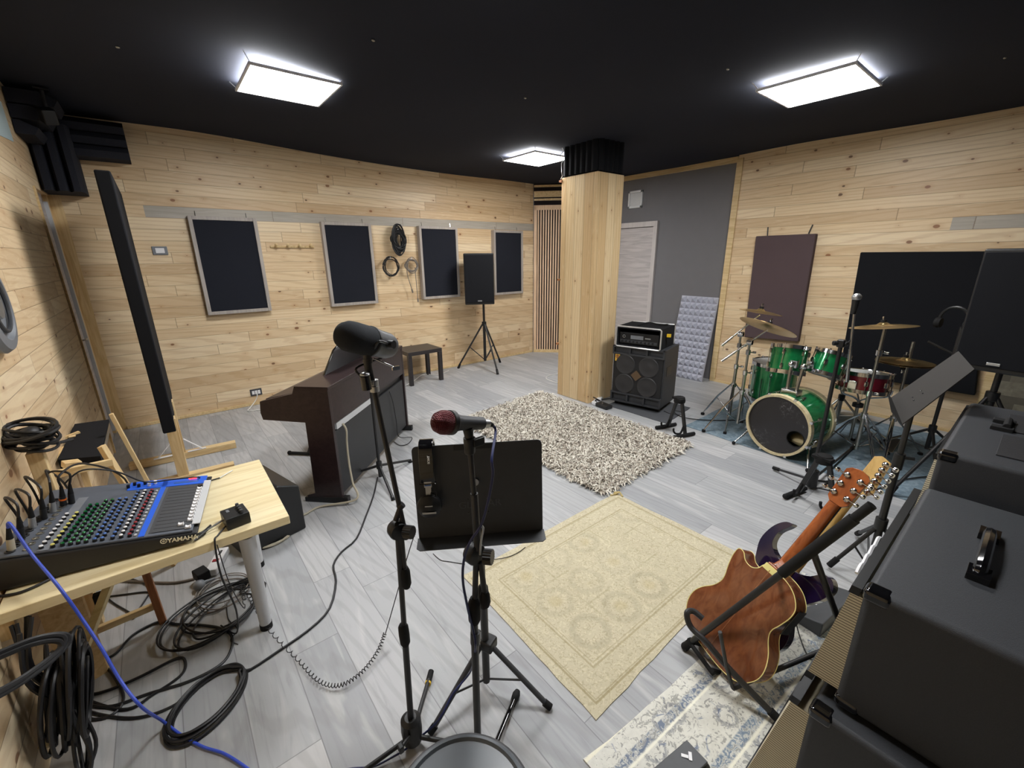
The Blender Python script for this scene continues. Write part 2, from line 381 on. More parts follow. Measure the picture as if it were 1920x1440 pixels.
struct('wall_left', MB().bb((XL-.12, YF-.1, 0), (XL, 4.95, 2.98)).bb((XL-.12, 4.95, 2.19), (XL, 5.74, 2.98)), M_['wallC'])
struct('wall_front', MB().bb((-.9, YF-.12, 0), (6.2, YF, 2.95)), M_['dark_back'])
struct('wall_right', MB().bb((XB, YF-.1, 0), (XB+.2, 2.66, 2.95)), M_['wallB'])
gw = struct('wall_grey', MB().bb((5.64, 2.6, 0), (5.76, 5.2, 2.95)), M_['grey'])
struct('trim_1', MB().bb((XB-.015, 2.60, 0), (5.66, 2.672, 2.72)), M_['trimw'], bev=.003)
struct('trim_2', MB().bb((5.595, 2.67, 2.685), (5.66, 5.1, 2.745)), M_['trimw'])
struct('trim_3', MB().bb((XL-.13, 4.95, 0), (XL+.014, 4.97, 2.19)), M_['trimw'])
struct('baseboard_back', MB().bb((-.53, YA-.02, 0), (4.96, YA, .035)), M_['trimw'], bev=.006)
struct('baseboard_right', MB().bb((XB-.015, YF, 0), (XB, 2.6, .03)), M_['trimw'])
d1 = struct('door_1', MB().bb((XL-.07, 4.97, 0), (XL-.03, 5.50, 2.19)), M_['doorw'])
struct('frame', MB().bb((XL-.10, 5.56, .0), (XL-.01, 5.62, 2.19)).bb((XL-.10, 5.50, 0), (XL-.07, 5.56, 2.19)), M_['pine'], d1)
struct('pipe_cover', MB().bb((XL-.045, 5.485, .05), (XL-.005, 5.525, 2.13)), M_['lgrey'], d1)
struct('handle', MB().cyl((XL-.03, 5.1, 1.0), (XL+.02, 5.1, 1.0), .008).cyl((XL+.02, 5.09, 1.0), (XL+.02, 5.2, 1.0), .008), M_['sil'], d1)
struct('trim_4', MB().bb((XL-.14, YA+.0, 0), (-.53, YA+.12, 2.95)), M_['pine'])
# slatted corner wall
s0, s1 = V3((4.985, YA-.02, 0)), V3((5.66, 4.95, 0)); su = (s1-s0).normalized(); sn = V3((-su.y, su.x, 0))*-1
if sn.dot(V3((-1,-1,0))) < 0: sn = -sn
def onS(a, z, d=0): return s0 + su*a + V3((0,0,z)) + sn*d
SL = (s1-s0).length
slw = struct('wall_corner', MB().prism([(0,0),(SL,0),(SL,2.95),(0,2.95)], s0, su, V3((0,0,1)), -sn*.1), M_['black_felt'])
for a0, a1, z0, z1, m in ((0,SL,0,.05,'trimw'),(0,.05,.05,2.42,'lathw'),(0,SL,2.36,2.43,'lathw'),(0,SL,2.50,2.53,'trimw'),(0,SL,2.55,2.64,'trimw'),(0,SL,2.70,2.73,'trimw')):
    struct('rail', MB().prism([(a0,z0),(a1,z0),(a1,z1),(a0,z1)], s0, su, V3((0,0,1)), sn*.025), M_[m], slw)
k = 0
while .06+k*.042 < SL-.03:
    a = .062+k*.042
    struct('slat', MB().prism([(a,.05),(a+.0225,.05),(a+.0225,2.36),(a,2.36)], s0, su, V3((0,0,1)), sn*.02), M_['lathw'], slw); k += 1
# column
cx0, cy0, cx1, cy1 = 3.605, 3.10, 4.03, 3.60
col = thing('wooden_column', 'square column clad in knotty pine boards with a black foam collar under the ceiling', 'column', ((cx0+cx1)/2, (cy0+cy1)/2, 0))
mk('shaft', MB().bb((cx0,cy0,0),(cx1,cy1,2.45)), M_['col'], col, bev=.004)
def foam_block(mb, c0, u, v, n, W, H, rows, d, vert=True):   # wedge foam
    # wedges run along v, repeated along u
    for i in range(rows):
        a0, a1 = W*i/rows, W*(i+1)/rows
        mb.prism([(a0, 0), (a1, 0), (a1, d*.35), ((a0+a1)/2+ (a1-a0)*.12, d), ((a0+a1)/2-(a1-a0)*.12, d), (a0, d*.35)], c0, u, n, V3(v)*H)
ub = MB(); ub.bb((cx0+.02, cy0+.02, 2.45), (cx1-.02, cy1-.02, 2.80))
foam_block(ub, V3((cx0+.02, cy1-.02, 2.46)), V3((0,-1,0)), V3((0,0,1)), V3((-1,0,0)), .46, .33, 6, .035)
foam_block(ub, V3((cx0+.02, cy0+.02, 2.46)), V3((1,0,0)), V3((0,0,1)), V3((0,-1,0)), .385, .33, 5, .035)
mk('foam_collar', ub, M_['black2'], col, flat=True)
for z in (2.41, 1.02+.35, .62):
    mk('peg', MB().bb((cx0-.012, cy1-.01, z), (cx0+.03, cy1+.03, z+.02)), M_['redwood'], col)
mk('led_strip', MB().tube([(cx0-.005+.012*sin(i*2.2), cy1+.0+.012*cos(i*1.7), 2.44+i*.03) for i in range(12)], .004, 6), M_['white'], col)

# grey wall things: door, vent
d2 = struct('door_2', MB().bb((5.615, 3.76, 0), (5.64, 4.62, 2.02)), M_['doorw'])
struct('frame', MB().bb((5.60, 3.69, 0), (5.64, 3.75, 2.03)).bb((5.598, 3.69, 2.03), (5.64, 4.70, 2.10)).bb((5.605, 4.63, 0), (5.64, 4.70, 2.03)), M_['doorf'], d2)
struct('handle', MB().cyl((5.615,4.53,1.0),(5.56,4.53,1.0),.01).cyl((5.562,4.54,1.0),(5.562,4.40,1.0),.009), M_['sil'], d2)
vt = thing('wall_vent', 'small square white vent cover high on the grey wall', 'vent', (5.64, 4.1, 2.42))
mk('cover_frame', MB().bb((5.615,3.985,2.30),(5.64,4.225,2.33)).bb((5.615,3.985,2.505),(5.64,4.225,2.535)).bb((5.615,3.985,2.30),(5.64,4.012,2.535)).bb((5.615,4.198,2.30),(5.64,4.225,2.535)), M_['ventw'], vt, bev=.003)
mb = MB()
for i in range(12): mb.beam((5.628,4.0,2.336+i*.0145),(5.628,4.21,2.336+i*.0145),.012,.003,(1,0,.6))
mk('louvre', mb.bb((5.633,4.0,2.31),(5.64,4.21,2.52)), M_['ventw'], vt)

# ================================================================ CEILING LAMPS
def lamp(corners, lab):
    c = sum((V3(p) for p in corners), V3())/4; c.z = ceil_z(c.x, c.y)-.0
    t = thing('ceiling_lamp', lab, 'lamp', (c.x, c.y, c.z), 'square panel lamps under the black ceiling')
    z = c.z-.045; h = .27
    mb = MB().bb((c.x-h-.012,c.y-h-.012,z-.004),(c.x+h+.012,c.y-h,z+.012)).bb((c.x-h-.012,c.y+h,z-.004),(c.x+h+.012,c.y+h+.012,z+.012))
    mb.bb((c.x-h-.012,c.y-h,z-.004),(c.x-h,c.y+h,z+.012)).bb((c.x+h,c.y-h,z-.004),(c.x+h+.012,c.y+h,z+.012))
    mk('frame', mb, M_['white'], t)
    mk('diffuser', MB().bb((c.x-h,c.y-h,z),(c.x+h,c.y+h,z+.008)), M_['lamp'], t)
    for sx in (-1,1):
        for sy in (-1,1):
            mk('clip', MB().cyl((c.x+sx*h,c.y+sy*h,z+.01),(c.x+sx*(h+.035),c.y+sy*(h+.035),z+.055),.003,n=6), M_['sil'], t)
    return t
lamp([fl(*q,2.80) for q in [(463,112),(637,157),(600,198),(443,165)]], 'square white glowing lamp panel above the row of framed wall panels, left one of three')
lamp([fl(*q,2.71) for q in [(952,299),(1005,283),(1060,297),(1010,311)]], 'square white glowing lamp panel behind the wooden column, farthest of the three')
lamp([fl(*q,2.71) for q in [(1428,168),(1603,120),(1642,157),(1482,200)]], 'square white glowing lamp panel above the drum kit, right one of three')
lamp([V3((.98,1.05,2.8)), V3((1.52,1.05,2.8)), V3((1.52,1.59,2.8)), V3((.98,1.59,2.8))], 'square white lamp panel on the ceiling straight above the music stand')
for x, y in ((702,98),(985,183),(228,120),(1885,105),(1365,125)):
    p = fl(x, y, 2.76); p.z = ceil_z(p.x, p.y)-.006
    single('ceiling_clip', MB().sphere(p, .008, (1.4,1,.6), 8), M_['steel'], 'tiny metal fixing dot on the black ceiling cloth', 'fixing', 'fixing dots on the ceiling')

# ================================================================ BACK WALL
def framed(x0, x1, z0, z1, lab, depth=.075):
    y1 = YA; y0 = YA-depth
    t = thing('sound_absorber', lab, 'acoustic panel', ((x0+x1)/2, y1, z0), 'framed acoustic panels on the back wall')
    b = .035
    mb = MB().bb((x0,y0,z0),(x0+b,y1,z1)).bb((x1-b,y0,z0),(x1,y1,z1)).bb((x0+b,y0,z0),(x1-b,y1,z0+b)).bb((x0+b,y0,z1-b),(x1-b,y1,z1))
    mk('frame', mb, M_['frame'], t, bev=.003)
    mk('cloth', MB().bb((x0+b,y0+.012,z0+b),(x1-b,y1-.01,z1-b)), M_['blackfab'], t)
    for f in (.12, .86):
        mk('hanger', MB().tube([(x0+(x1-x0)*f,y1-.02,z1-.01),(x0+(x1-x0)*f,y1-.008,z1+.05)],.003,6), M_['chrome'], t)
def fr(p0, p1, p2, p3):
    y = YA-.075
    a = [at(*q, 1, y) for q in (p0, p1, p2, p3)]
    return (a[0].x+a[3].x)/2, (a[1].x+a[2].x)/2, (a[2].z+a[3].z)/2, (a[0].z+a[1].z)/2
framed(*fr((351,403),(480,410),(511,583),(390,591)), 'black cloth panel in a greige frame, nearest the camera on the back wall')
framed(*fr((602,414),(696,420),(709,568),(622,576)), 'black cloth panel in a greige frame between the wooden coat hooks and the hanging cables')
framed(*fr((783,422),(857,427),(864,555),(797,563)), 'black cloth panel in a greige frame just left of the loudspeaker')
framed(*fr((924,431),(981,433),(981,549),(930,554)), 'black cloth panel in a greige frame next to the slatted corner')
# coat hooks
h0, h1 = at(506,462,1,YA), at(588,464,1,YA)
t = thing('coat_rack', 'small wooden rail with four turned pegs on the plank wall', 'coat rack', h0)
mk('rail', MB().bb((h0.x,YA-.02,1.765),(h1.x,YA,1.79)), M_['trimw'], t, bev=.003)
for i in range(4):
    x = h0.x+.05+(h1.x-h0.x-.1)*i/3
    mk('peg', MB().cyl((x,YA-.02,1.778),(x,YA-.075,1.795),.008,.007).sphere((x,YA-.08,1.797),.017,(1,.6,1),12), M_['trimw'], t)
# switch, outlet
s = at(300,470,1,YA)
t = thing('light_switch', 'grey wall switch plate with a white rocker left of the framed panels', 'light switch', (s.x,YA,s.z))
mk('plate', MB().bb((s.x-.06,YA-.012,s.z-.04),(s.x+.06,YA,s.z+.04)), M_['greyp'], t, bev=.004)
mk('rocker', MB().bb((s.x-.035,YA-.018,s.z-.024),(s.x+.035,YA-.01,s.z+.024)), M_['white'], t, bev=.003)
s = at(480,735,1,YA)
t = thing('wall_outlet', 'dark socket plate low on the plank wall with a white plug in it', 'outlet', (s.x,YA,s.z))
mk('plate', MB().bb((s.x-.06,YA-.012,s.z-.04),(s.x+.06,YA,s.z+.04)), M_['dgrey'], t, bev=.004)
mk('socket', MB().bb((s.x-.042,YA-.016,s.z-.02),(s.x-.018,YA-.01,s.z+.02)).bb((s.x-.012,YA-.016,s.z-.022),(s.x+.012,YA-.01,s.z+.022)).bb((s.x+.018,YA-.016,s.z-.022),(s.x+.042,YA-.01,s.z+.022)), M_['white'], t)
q = fl(460,768); q2 = fl(495,762)
single('power_cable', MB().tube(smooth([(s.x,YA-.012,s.z),(s.x,YA-.05,s.z-.03),(s.x-.03,YA-.05,.06),(s.x-.1,YA-.12,.012),(q.x+.02,q.y-.1,.008),(q2.x,q2.y-.15,.008),(q2.x+.35,q2.y-.35,.008)]),.005,6), M_['cablew'], 'white power cord from the wall socket along the floor to the piano', 'cord')
# hanging cables
def coil(name, c, R, sz, n, r, mat, lab, tails=(), jit=.12, seed=1, hookz=None, cat='cable'):
    rnd = random.Random(seed); t = thing(name, lab, cat, c, None); mb = MB()
    for i in range(n):
        rx, rz = R*(1+rnd.uniform(-jit,jit)), R*sz*(1+rnd.uniform(-jit,jit)); ox, oy, oz = rnd.uniform(-.15,.15)*R, -rnd.uniform(.0,.05), rnd.uniform(-.1,.1)*R
        ph = rnd.uniform(0,6)
        mb.tube([(c[0]+ox+rx*cos(a*pi/12)+.02*R*sin(3*a+ph), c[1]+oy+.008*sin(a+ph), c[2]+oz-rz+ .0+rz*1.0+rz*sin(a*pi/12)) for a in range(24)], r, 6, True)
    mk('loops', mb, mat, t)
    for tl in tails: mk('plug_end', MB().tube(smooth(tl), r, 6).cyl(tl[-1], V3(tl[-1])+(V3(tl[-1])-V3(tl[-2])).normalized()*.05, r*2), mat, t)
    hz_ = c[2]+R*sz*.9
    mk('hook', MB().cyl((c[0],YA,hz_),(c[0],YA-.09,hz_),.006).cyl((c[0],YA-.088,hz_),(c[0],YA-.088,hz_+.03),.006), M_['white'], t)
    return t
c1, c2, c3 = at(746,450,1,YA-.06), at(731,500,1,YA-.05), at(770,497,1,YA-.05)
coil('hanging_cable_coil', c1, .072, 1.9, 30, .0075, M_['cable'], 'thick black bundle of coiled cables hung highest on the plank wall', seed=3, jit=.45)
coil('hanging_cable_coil', c2, .098, 1.15, 6, .005, M_['cable'], 'thin loop of dark cable hanging lower left of the thick bundle', seed=5, jit=.12)
coil('hanging_cable_coil', c3, .082, 1.05, 7, .005, M_['cableg'], 'brownish cable coil with plug tails hanging lower right of the thick bundle', seed=9, jit=.25,
     tails=[[(c3.x-.05,c3.y-.02,c3.z+.07),(c3.x-.075,c3.y-.03,c3.z-.1),(c3.x-.02,c3.y-.02,c3.z-.32)],[(c3.x+.05,c3.y-.02,c3.z-.03),(c3.x+.055,c3.y-.02,c3.z-.25),(c3.x+.06,c3.y-.02,c3.z-.45)]])

# ---------------- loudspeaker on tripod
def pa_speaker(c, z0, W, D, H, face, lab, badge=True):   # c = centre xy, face = angle of the front normal
    t = thing('loudspeaker', lab, 'loudspeaker', (c[0], c[1], z0))
    n = V3((cos(face), sin(face), 0)); u = V3((-n.y, n.x, 0)); c = V3((c[0], c[1], z0))
    mk('cabinet', MB().prism([(-W/2,-D/2),(W/2,-D/2),(W/2,D/2-.05),(W*.40,D/2),(-W*.40,D/2),(-W/2,D/2-.05)][::-1] if False else [(-W*.34,-D/2),(W*.34,-D/2),(W/2,D*.1),(W/2,D/2),(-W/2,D/2),(-W/2,D*.1)], c, u, n, V3((0,0,H))), M_['blkp'], t, bev=.012)
    mk('grille', MB().prism([(-W/2+.012,.03),(W/2-.012,.03),(W/2-.012,H-.02),(-W/2+.012,H-.02)], c+n*(D/2), u, V3((0,0,1)), n*.012), M_['black2'], t, bev=.005)
    if badge: mk('badge', MB().prism([(-.03,.045),(.03,.045),(.03,.062),(-.03,.062)], c+n*(D/2+.012), u, V3((0,0,1)), n*.004), M_['sil'], t, bev=.002, label='small silver badge')
    return t
def tripod(t, c, zt, zj, R, a0, pr=.018, lr=.011, brace=True, mat='blkm', foot='blkr', zb=.08, gap=0):
    c = V3((c[0], c[1], 0))
    mk('pole', MB().cyl(c+V3((0,0,zb)), c+V3((0,0,zj)), pr*1.25).cyl(c+V3((0,0,zj)), c+V3((0,0,zt)), pr), M_[mat], t)
    mk('collar', MB().cyl(c+V3((0,0,zj-.03)), c+V3((0,0,zj+.03)), pr*2.0), M_['blkp' if mat != 'chrome' else 'steel'], t, bev=.004)
    for k in range(3):
        a = a0+k*2*pi/3; d = V3((cos(a), sin(a), 0)); f = c+d*R
        l = mk('leg', MB().cyl(c+d*pr*1.5+V3((0,0,zj-.01)), f+V3((0,0,.018)), lr), M_[mat], t)
        mk('rubber_foot', MB().cyl(f+V3((0,0,.0))-d*.0, f-d*(R*.08)+V3((0,0,zj*.085+.012)), lr*1.45, lr*1.25), M_[foot], l)
        if brace:
            mk('brace', MB().cyl(c+V3((0,0,zb+.01)), c+d*(R*.52)+V3((0,0,(zj-.01)*.48)), lr*.55, n=8), M_[mat], t)
bt = fl(905,684); zt = hz(bt, 894, 569); z2 = hz(bt, 897, 475)
bt = V3((3.66,5.22,0)); zt = hz(bt,894,569); z2 = hz(bt,894,475)
t = thing('speaker_stand', 'black tripod stand under the loudspeaker by the back wall', 'speaker stand', bt)
tripod(t, bt, zt+.02, hz(bt,900,607), .42, radians(-100), .017, .013, zb=.12)
pa_speaker((bt.x-.05, bt.y+.03), zt, .42, .32, z2-zt, radians(-122), 'black loudspeaker on a tripod between two framed wall panels')
# ---------------- small side table
t = thing('side_table', 'low black-brown square side table beside the end of the piano', 'side table', (2.6,5.33,0))
a = fl(832,712); x1 = a.x+.0; y0 = a.y; X0, X1, Y0, Y1 = x1-.50, x1, y0, y0+.42
mk('table_top', MB().bb((X0,Y0,.405),(X1,Y1,.455)), M_['tableb'], t, bev=.002)
for x in (X0, X1-.05):
    for y in (Y0, Y1-.05): mk('leg', MB().bb((x,y,0),(x+.05,y+.05,.405)), M_['tableb'], t, bev=.002)
single('floor_cable', MB().tube(smooth([(X1+.3,5.45,.006),(X1+.05,5.35,.006),(X1-.1,5.5,.006),(X0+.1,5.25,.006),(X0-.3,5.0,.006)]),.005,6), M_['cablew'], 'white cable on the floor passing under the low side table', 'cable')
g = [fl(*q,.006) for q in ((1046,700),(1030,704),(1024,709),(1033,714),(1046,717))]
single('cable_loop', MB().tube(smooth([(g[0].x+.2,g[0].y+.15,.006)]+g+[(g[-1].x+.25,g[-1].y+.1,.006)]),.005,6), M_['cablew'], 'white cable loop peeking out from behind the wooden column', 'cable')
# ================================================================ RIGHT WALL
def wallpanel(name, pts, th, mat, lab, standoff=.003, hooks=()):
    xf = XB-th-standoff
    P = [at(*q, 0, xf) for q in pts]; o = V3((xf,0,0))
    t = thing(name, lab, 'acoustic panel', (XB, sum(p.y for p in P)/4, min(p.z for p in P)))
    mk('padding', MB().prism([(p.y,p.z) for p in P], o, V3((0,1,0)), V3((0,0,1)), V3((th,0,0))), M_[mat], t, bev=.01, seg=3)
    for a, b in hooks:
        pa, pb = at(*a,0,XB-.03), at(*b,0,XB-.02); mk('hanging_strap', MB().tube([pa, pb], .006, 6), M_['blkp'], t)
    return t
wallpanel('sound_absorber', [(1417,443),(1530,438),(1496,641),(1395,632)], .07, 'brownfab', 'brown cloth padded panel hanging above the left cymbals', hooks=[((1439,442),(1440,426)),((1516,438),(1524,421))])
wallpanel('sound_absorber', [(1613,473),(1856,471),(1828,742),(1573,700)], .09, 'black2', 'wide black cloth panel on the wood wall behind the drum kit')
# bare post and stone strip
struct('trim_5', MB().bb((XB-.02, .14, 0), (XB, .215, 1.1)), M_['trimw'])
struct('wall_stone', MB().bb((XB-.03, -.6, 0), (XB+.0, .135, 1.1)), M_['stone'])
# leaning foam sheet
fa, fb = at(1274,552,0,5.60), at(1350,558,0,5.60); ga, gb = fl(1258,704), fl(1322,714)
ga.x = gb.x = 5.42; ya, yb = 3.22, 2.70
def foam_pt(s, r): return V3((5.42+.2*r, ya+(yb-ya)*s, 1.10*r))
t = thing('foam_sheet', 'light grey pyramid foam sheet leaning against the grey wall', 'foam panel', (5.5,2.95,0))
nx, nz = 7, 13; mb = MB(); nrm = V3((-.98,0,.18)).normalized()
for i in range(nx):
    for j in range(nz):
        a, b, c, d = foam_pt(i/nx,j/nz), foam_pt((i+1)/nx,j/nz), foam_pt((i+1)/nx,(j+1)/nz), foam_pt(i/nx,(j+1)/nz)
        m = (a+b+c+d)/4 + nrm*.045
        mb.add([a,b,c,d,m], [(0,1,4),(1,2,4),(2,3,4),(3,0,4)])
a, b, c, d = foam_pt(0,0), foam_pt(1,0), foam_pt(1,1), foam_pt(0,1)
bk = -nrm*.02; mb.add([a,b,c,d,a+bk,b+bk,c+bk,d+bk], [(4,5,6,7),(0,1,5,4),(1,2,6,5),(2,3,7,6),(3,0,4,7)])
mk('foam', mb, M_['foamg'], t, flat=True)

# ================================================================ RUGS
def rug_mat_beige(o, u, v, W, L):
    t = NT('faded_beige_carpet'); P = t.pos()
    def dot(vec, k):
        x = t.n('ShaderNodeVectorMath', operation='DOT_PRODUCT'); t.l(P, x.inputs[0]); x.inputs[1].default_value = tuple(vec)
        return t.math('SUBTRACT', x.outputs['Value'], k)
    a = dot(u, u.dot(o)); b = dot(v, v.dot(o))
    ea = t.math('MINIMUM', a, t.math('SUBTRACT', W, a)); eb = t.math('MINIMUM', b, t.math('SUBTRACT', L, b)); e = t.math('MINIMUM', ea, eb)
    vec = t.comb(a, b, 0.0)
    n1 = t.noise(vec, 55, 3, .6, 1.5); n2 = t.noise(vec, 3, 3, .5)
    col = t.mix(n2, s2l((184,175,149)), s2l((201,193,168)))
    col = t.mix(t.math('MULTIPLY', t.step(n1, .52, .60), .38), col, s2l((146,134,102)))
    col = t.mix(t.math('MULTIPLY', t.step(t.noise(vec, 30, 2, .5, 2.5), .55, .62), .22), col, s2l((236,228,196)))
    def line(x, p, w, k, c=(142,128,90)):
        nonlocal col
        d = t.math('ABSOLUTE', t.math('SUBTRACT', x, p)); col = t.mix(t.math('MULTIPLY', t.math('SUBTRACT', 1.0, t.step(d, w*.4, w)), k), col, s2l(c))
    for p, w, k in ((.045,.006,.6),(.055,.004,.4),(.15,.006,.45),(.165,.004,.3)): line(e, p, w, k)
    # worn tile grid inside with medallions
    q = .225
    fa = t.math('FRACT', t.math('DIVIDE', t.math('SUBTRACT', a, .165), q)); fb = t.math('FRACT', t.math('DIVIDE', t.math('SUBTRACT', b, .165), q))
    inside = t.math('GREATER_THAN', e, .165)
    g = t.math('MINIMUM', t.math('MINIMUM', fa, t.math('SUBTRACT',1.0,fa)), t.math('MINIMUM', fb, t.math('SUBTRACT',1.0,fb)))
    wear = t.step(t.noise(vec, 4.5, 2, .5), .42, .6)
    col = t.mix(t.math('MULTIPLY', t.math('MULTIPLY', t.math('SUBTRACT',1.0,t.step(g,.012,.03)), inside), t.math('MULTIPLY', wear, .4)), col, s2l((156,146,114)))
    da = t.math('SUBTRACT', fa, .5); db = t.math('SUBTRACT', fb, .5); r = t.math('SQRT', t.math('ADD', t.math('MULTIPLY', da, da), t.math('MULTIPLY', db, db)))
    rn = t.math('ADD', r, t.math('MULTIPLY', t.math('SUBTRACT', n1, .5), .25))
    cell = t.white(t.comb(t.math('FLOOR', t.math('DIVIDE', t.math('SUBTRACT', a, .165), q)), t.math('FLOOR', t.math('DIVIDE', t.math('SUBTRACT', b, .165), q)), 2.0))
    mcol = t.math('MULTIPLY', t.math('MULTIPLY', t.step(rn, .24, .30), t.math('SUBTRACT', 1.0, t.step(rn, .40, .46))), inside)
    col = t.mix(t.math('MULTIPLY', mcol, t.math('MULTIPLY', t.math('MULTIPLY', cell, cell), .30)), col, s2l((140,132,110)))
    dm = t.math('SUBTRACT', 1.0, t.step(rn, .1, .2)); col = t.mix(t.math('MULTIPLY', t.math('MULTIPLY', dm, inside), t.math('MULTIPLY', wear, .3)), col, s2l((168,150,100)))
    t.bump(t.noise(vec, 300, 2), .3, .002); return t.out(col, .95, 0, .1)
def rug_mat_blue(o, u, v, W, L):
    t = NT('cream_blue_carpet'); P = t.pos()
    def dot(vec, k):
        x = t.n('ShaderNodeVectorMath', operation='DOT_PRODUCT'); t.l(P, x.inputs[0]); x.inputs[1].default_value = tuple(vec)
        return t.math('SUBTRACT', x.outputs['Value'], k)
    a = dot(u, u.dot(o)); b = dot(v, v.dot(o)); vec = t.comb(a, b, 0.0)   # b: distance from the long edge
    n1 = t.noise(vec, 34, 4, .65, 1.8); n2 = t.noise(vec, 9, 3, .6, 2.2); n3 = t.noise(vec, 60, 2)
    col = t.mix(n3, s2l((202,201,192)), s2l((226,225,216)))
    col = t.mix(t.math('MULTIPLY', t.step(n1, .54, .60), .65), col, s2l((120,120,118)))
    vo = t.n('ShaderNodeTexVoronoi', feature='F1'); vo.inputs['Scale'].default_value = 9; t.l(vec, vo.inputs['Vector'])
    rg = t.math('ABSOLUTE', t.math('SUBTRACT', t.math('ADD', vo.outputs['Distance'], t.math('MULTIPLY', t.math('SUBTRACT', n1, .5), .5)), .33))
    col = t.mix(t.math('MULTIPLY', t.math('SUBTRACT', 1.0, t.step(rg, .03, .08)), .55), col, s2l((104,108,120)))
    col = t.mix(t.math('MULTIPLY', t.step(n2, .60, .66), .6), col, s2l((84,104,140)))
    def band(p0, p1, c, k, broken=True):
        nonlocal col
        m = t.math('MULTIPLY', t.step(b, p0-.003, p0+.003), t.math('SUBTRACT', 1.0, t.step(b, p1-.003, p1+.003)))
        if broken: m = t.math('MULTIPLY', m, t.math('SUBTRACT', 1.0, t.math('MULTIPLY', t.step(n1, .44, .54), .85)))
        col = t.mix(t.math('MULTIPLY', m, k), col, s2l(c))
    band(0, .012, (238,234,214), .9, False); band(.075, .105, (104,118,140), .9); band(.108, .116, (240,238,222), .9, False)
    band(.265, .30, (112,130,150), .9); band(.303, .312, (240,238,222), .9, False)
    t.bump(t.noise(vec, 260, 2), .35, .002); return t.out(col, .95, 0, .1)
def rug(name, pts, th, mat, lab, cat='rug', fringe=None):
    mb = MB(); n = 14; A, B, Cc, D = [V3(p) for p in pts]; rnd = random.Random(3); vs = []
    for j in range(n+1):
        for i in range(n+1):
            s, r = i/n, j/n; p = A*(1-s)*(1-r)+B*s*(1-r)+Cc*s*r+D*(1-s)*r
            ed = i in (0,n) or j in (0,n)
            if ed: p = p + V3((rnd.uniform(-.004,.004), rnd.uniform(-.004,.004), 0))
            p.z = th*(.55 if ed else 1.0); vs.append(p)
    b = len(vs); rim = [i for i in range(n+1)]+[j*(n+1)+n for j in range(1,n+1)]+[n*(n+1)+i for i in range(n-1,-1,-1)]+[j*(n+1) for j in range(n-1,0,-1)]
    vs += [V3((vs[i].x, vs[i].y, .0005)) for i in rim]
    fs = [(j*(n+1)+i, j*(n+1)+i+1, (j+1)*(n+1)+i+1, (j+1)*(n+1)+i) for j in range(n) for i in range(n)]
    m = len(rim); fs += [(rim[k], b+k, b+(k+1)%m, rim[(k+1)%m]) for k in range(m)]
    mb.add(vs, fs); return single(name, mb, mat, lab, cat)
A, B, D, Cc = fl(1153,925), fl(1404,1041), fl(868,1078), fl(1120,1367)
uu, vv = V3((0,1,0)), V3((1,0,0))
bo = V3((.955,.705,0))
rb = rug('rug', [(.955,.715,0),(2.30,.76,0),(2.275,1.665,0),(.975,1.66,0)], .008, rug_mat_beige(V3((.955,.71,0)), V3((1,0,0)), V3((0,1,0)), 1.335, .95), 'faded beige patterned rug in the middle foreground', 'rug')
mk('curled_corner', MB().tube([(2.275,1.60,.006),(2.285,1.635,.022),(2.262,1.668,.012)], .007, 6).tube([(2.283,1.635,.02),(2.22,1.665,.008)],.006,6), M_['yel'] if False else plain('rug_backing', (186,168,116), .9), rb)
rug('rug', [(.80,-.75,0),(2.42,-.70,0),(2.395,.52,0),(.82,.655,0)], .012, rug_mat_blue(V3((.82,.655,0)), V3((1,-.05,0)).normalized(), V3((-.05,-1,0)).normalized(), 1.6, 1.2), 'cream and blue distressed rug under the guitars and amplifiers', 'rug')
def rug_mat_drum():
    t = NT('blue_grey_carpet'); P = t.pos(); n = t.noise(P, 14, 4, .6, 1.5); m = t.noise(P, 120, 2)
    col = t.mix(t.step(n, .4, .65), s2l((112,130,142)), s2l((138,154,164))); col = t.mix(t.math('MULTIPLY', m, .4), col, s2l((88,104,116)))
    x, y, z = t.sep(P); d = t.math('ABSOLUTE', t.math('SUBTRACT', x, 3.79)); col = t.mix(t.math('MULTIPLY', t.math('SUBTRACT',1.0,t.step(d,.004,.012)),.5), col, s2l((76,88,98)))
    return t.out(col, .95, 0, .1)
rug('rug', [(3.70,-.35,0),(5.40,-.25,0),(5.36,2.05,0),(3.83,2.02,0)], .008, rug_mat_drum(), 'flat blue-grey rug lying under the drum kit', 'rug')
rug('floor_mat', [(3.74,2.17,0),(4.36,2.26,0),(4.36,2.96,0),(3.72,2.93,0)], .008, M_['matd'], 'dark grey mat under the bass speaker cabinet', 'mat')
# shag rug
t = thing('shag_rug', 'grey-beige shaggy rug in front of the wooden column', 'rug', (2.8,2.7,0))
R0, R1, R2, R3 = V3((2.20,1.72,0)), V3((3.43,1.75,0)), V3((3.45,3.72,0)), V3((2.18,3.58,0))
mk('backing', MB().add([R0,R1,R2,R3]+[p+V3((0,0,.012)) for p in (R0,R1,R2,R3)], [(3,2,1,0),(4,5,6,7),(0,1,5,4),(1,2,6,5),(2,3,7,6),(3,0,4,7)]), plain('rug_base', (150,138,126), .95), t)
def shag():
    tm = NT('shag_yarn'); oi = tm.n('ShaderNodeNewGeometry'); r = oi.outputs['Random Per Island']
    col = tm.ramp(r, [(0, s2l((112,102,92))), (.2, s2l((168,159,147))), (.6, s2l((205,199,186))), (1, s2l((232,228,217)))])
    return tm.out(col, .9, 0, .1)
rnd = random.Random(11); V = []; F = []
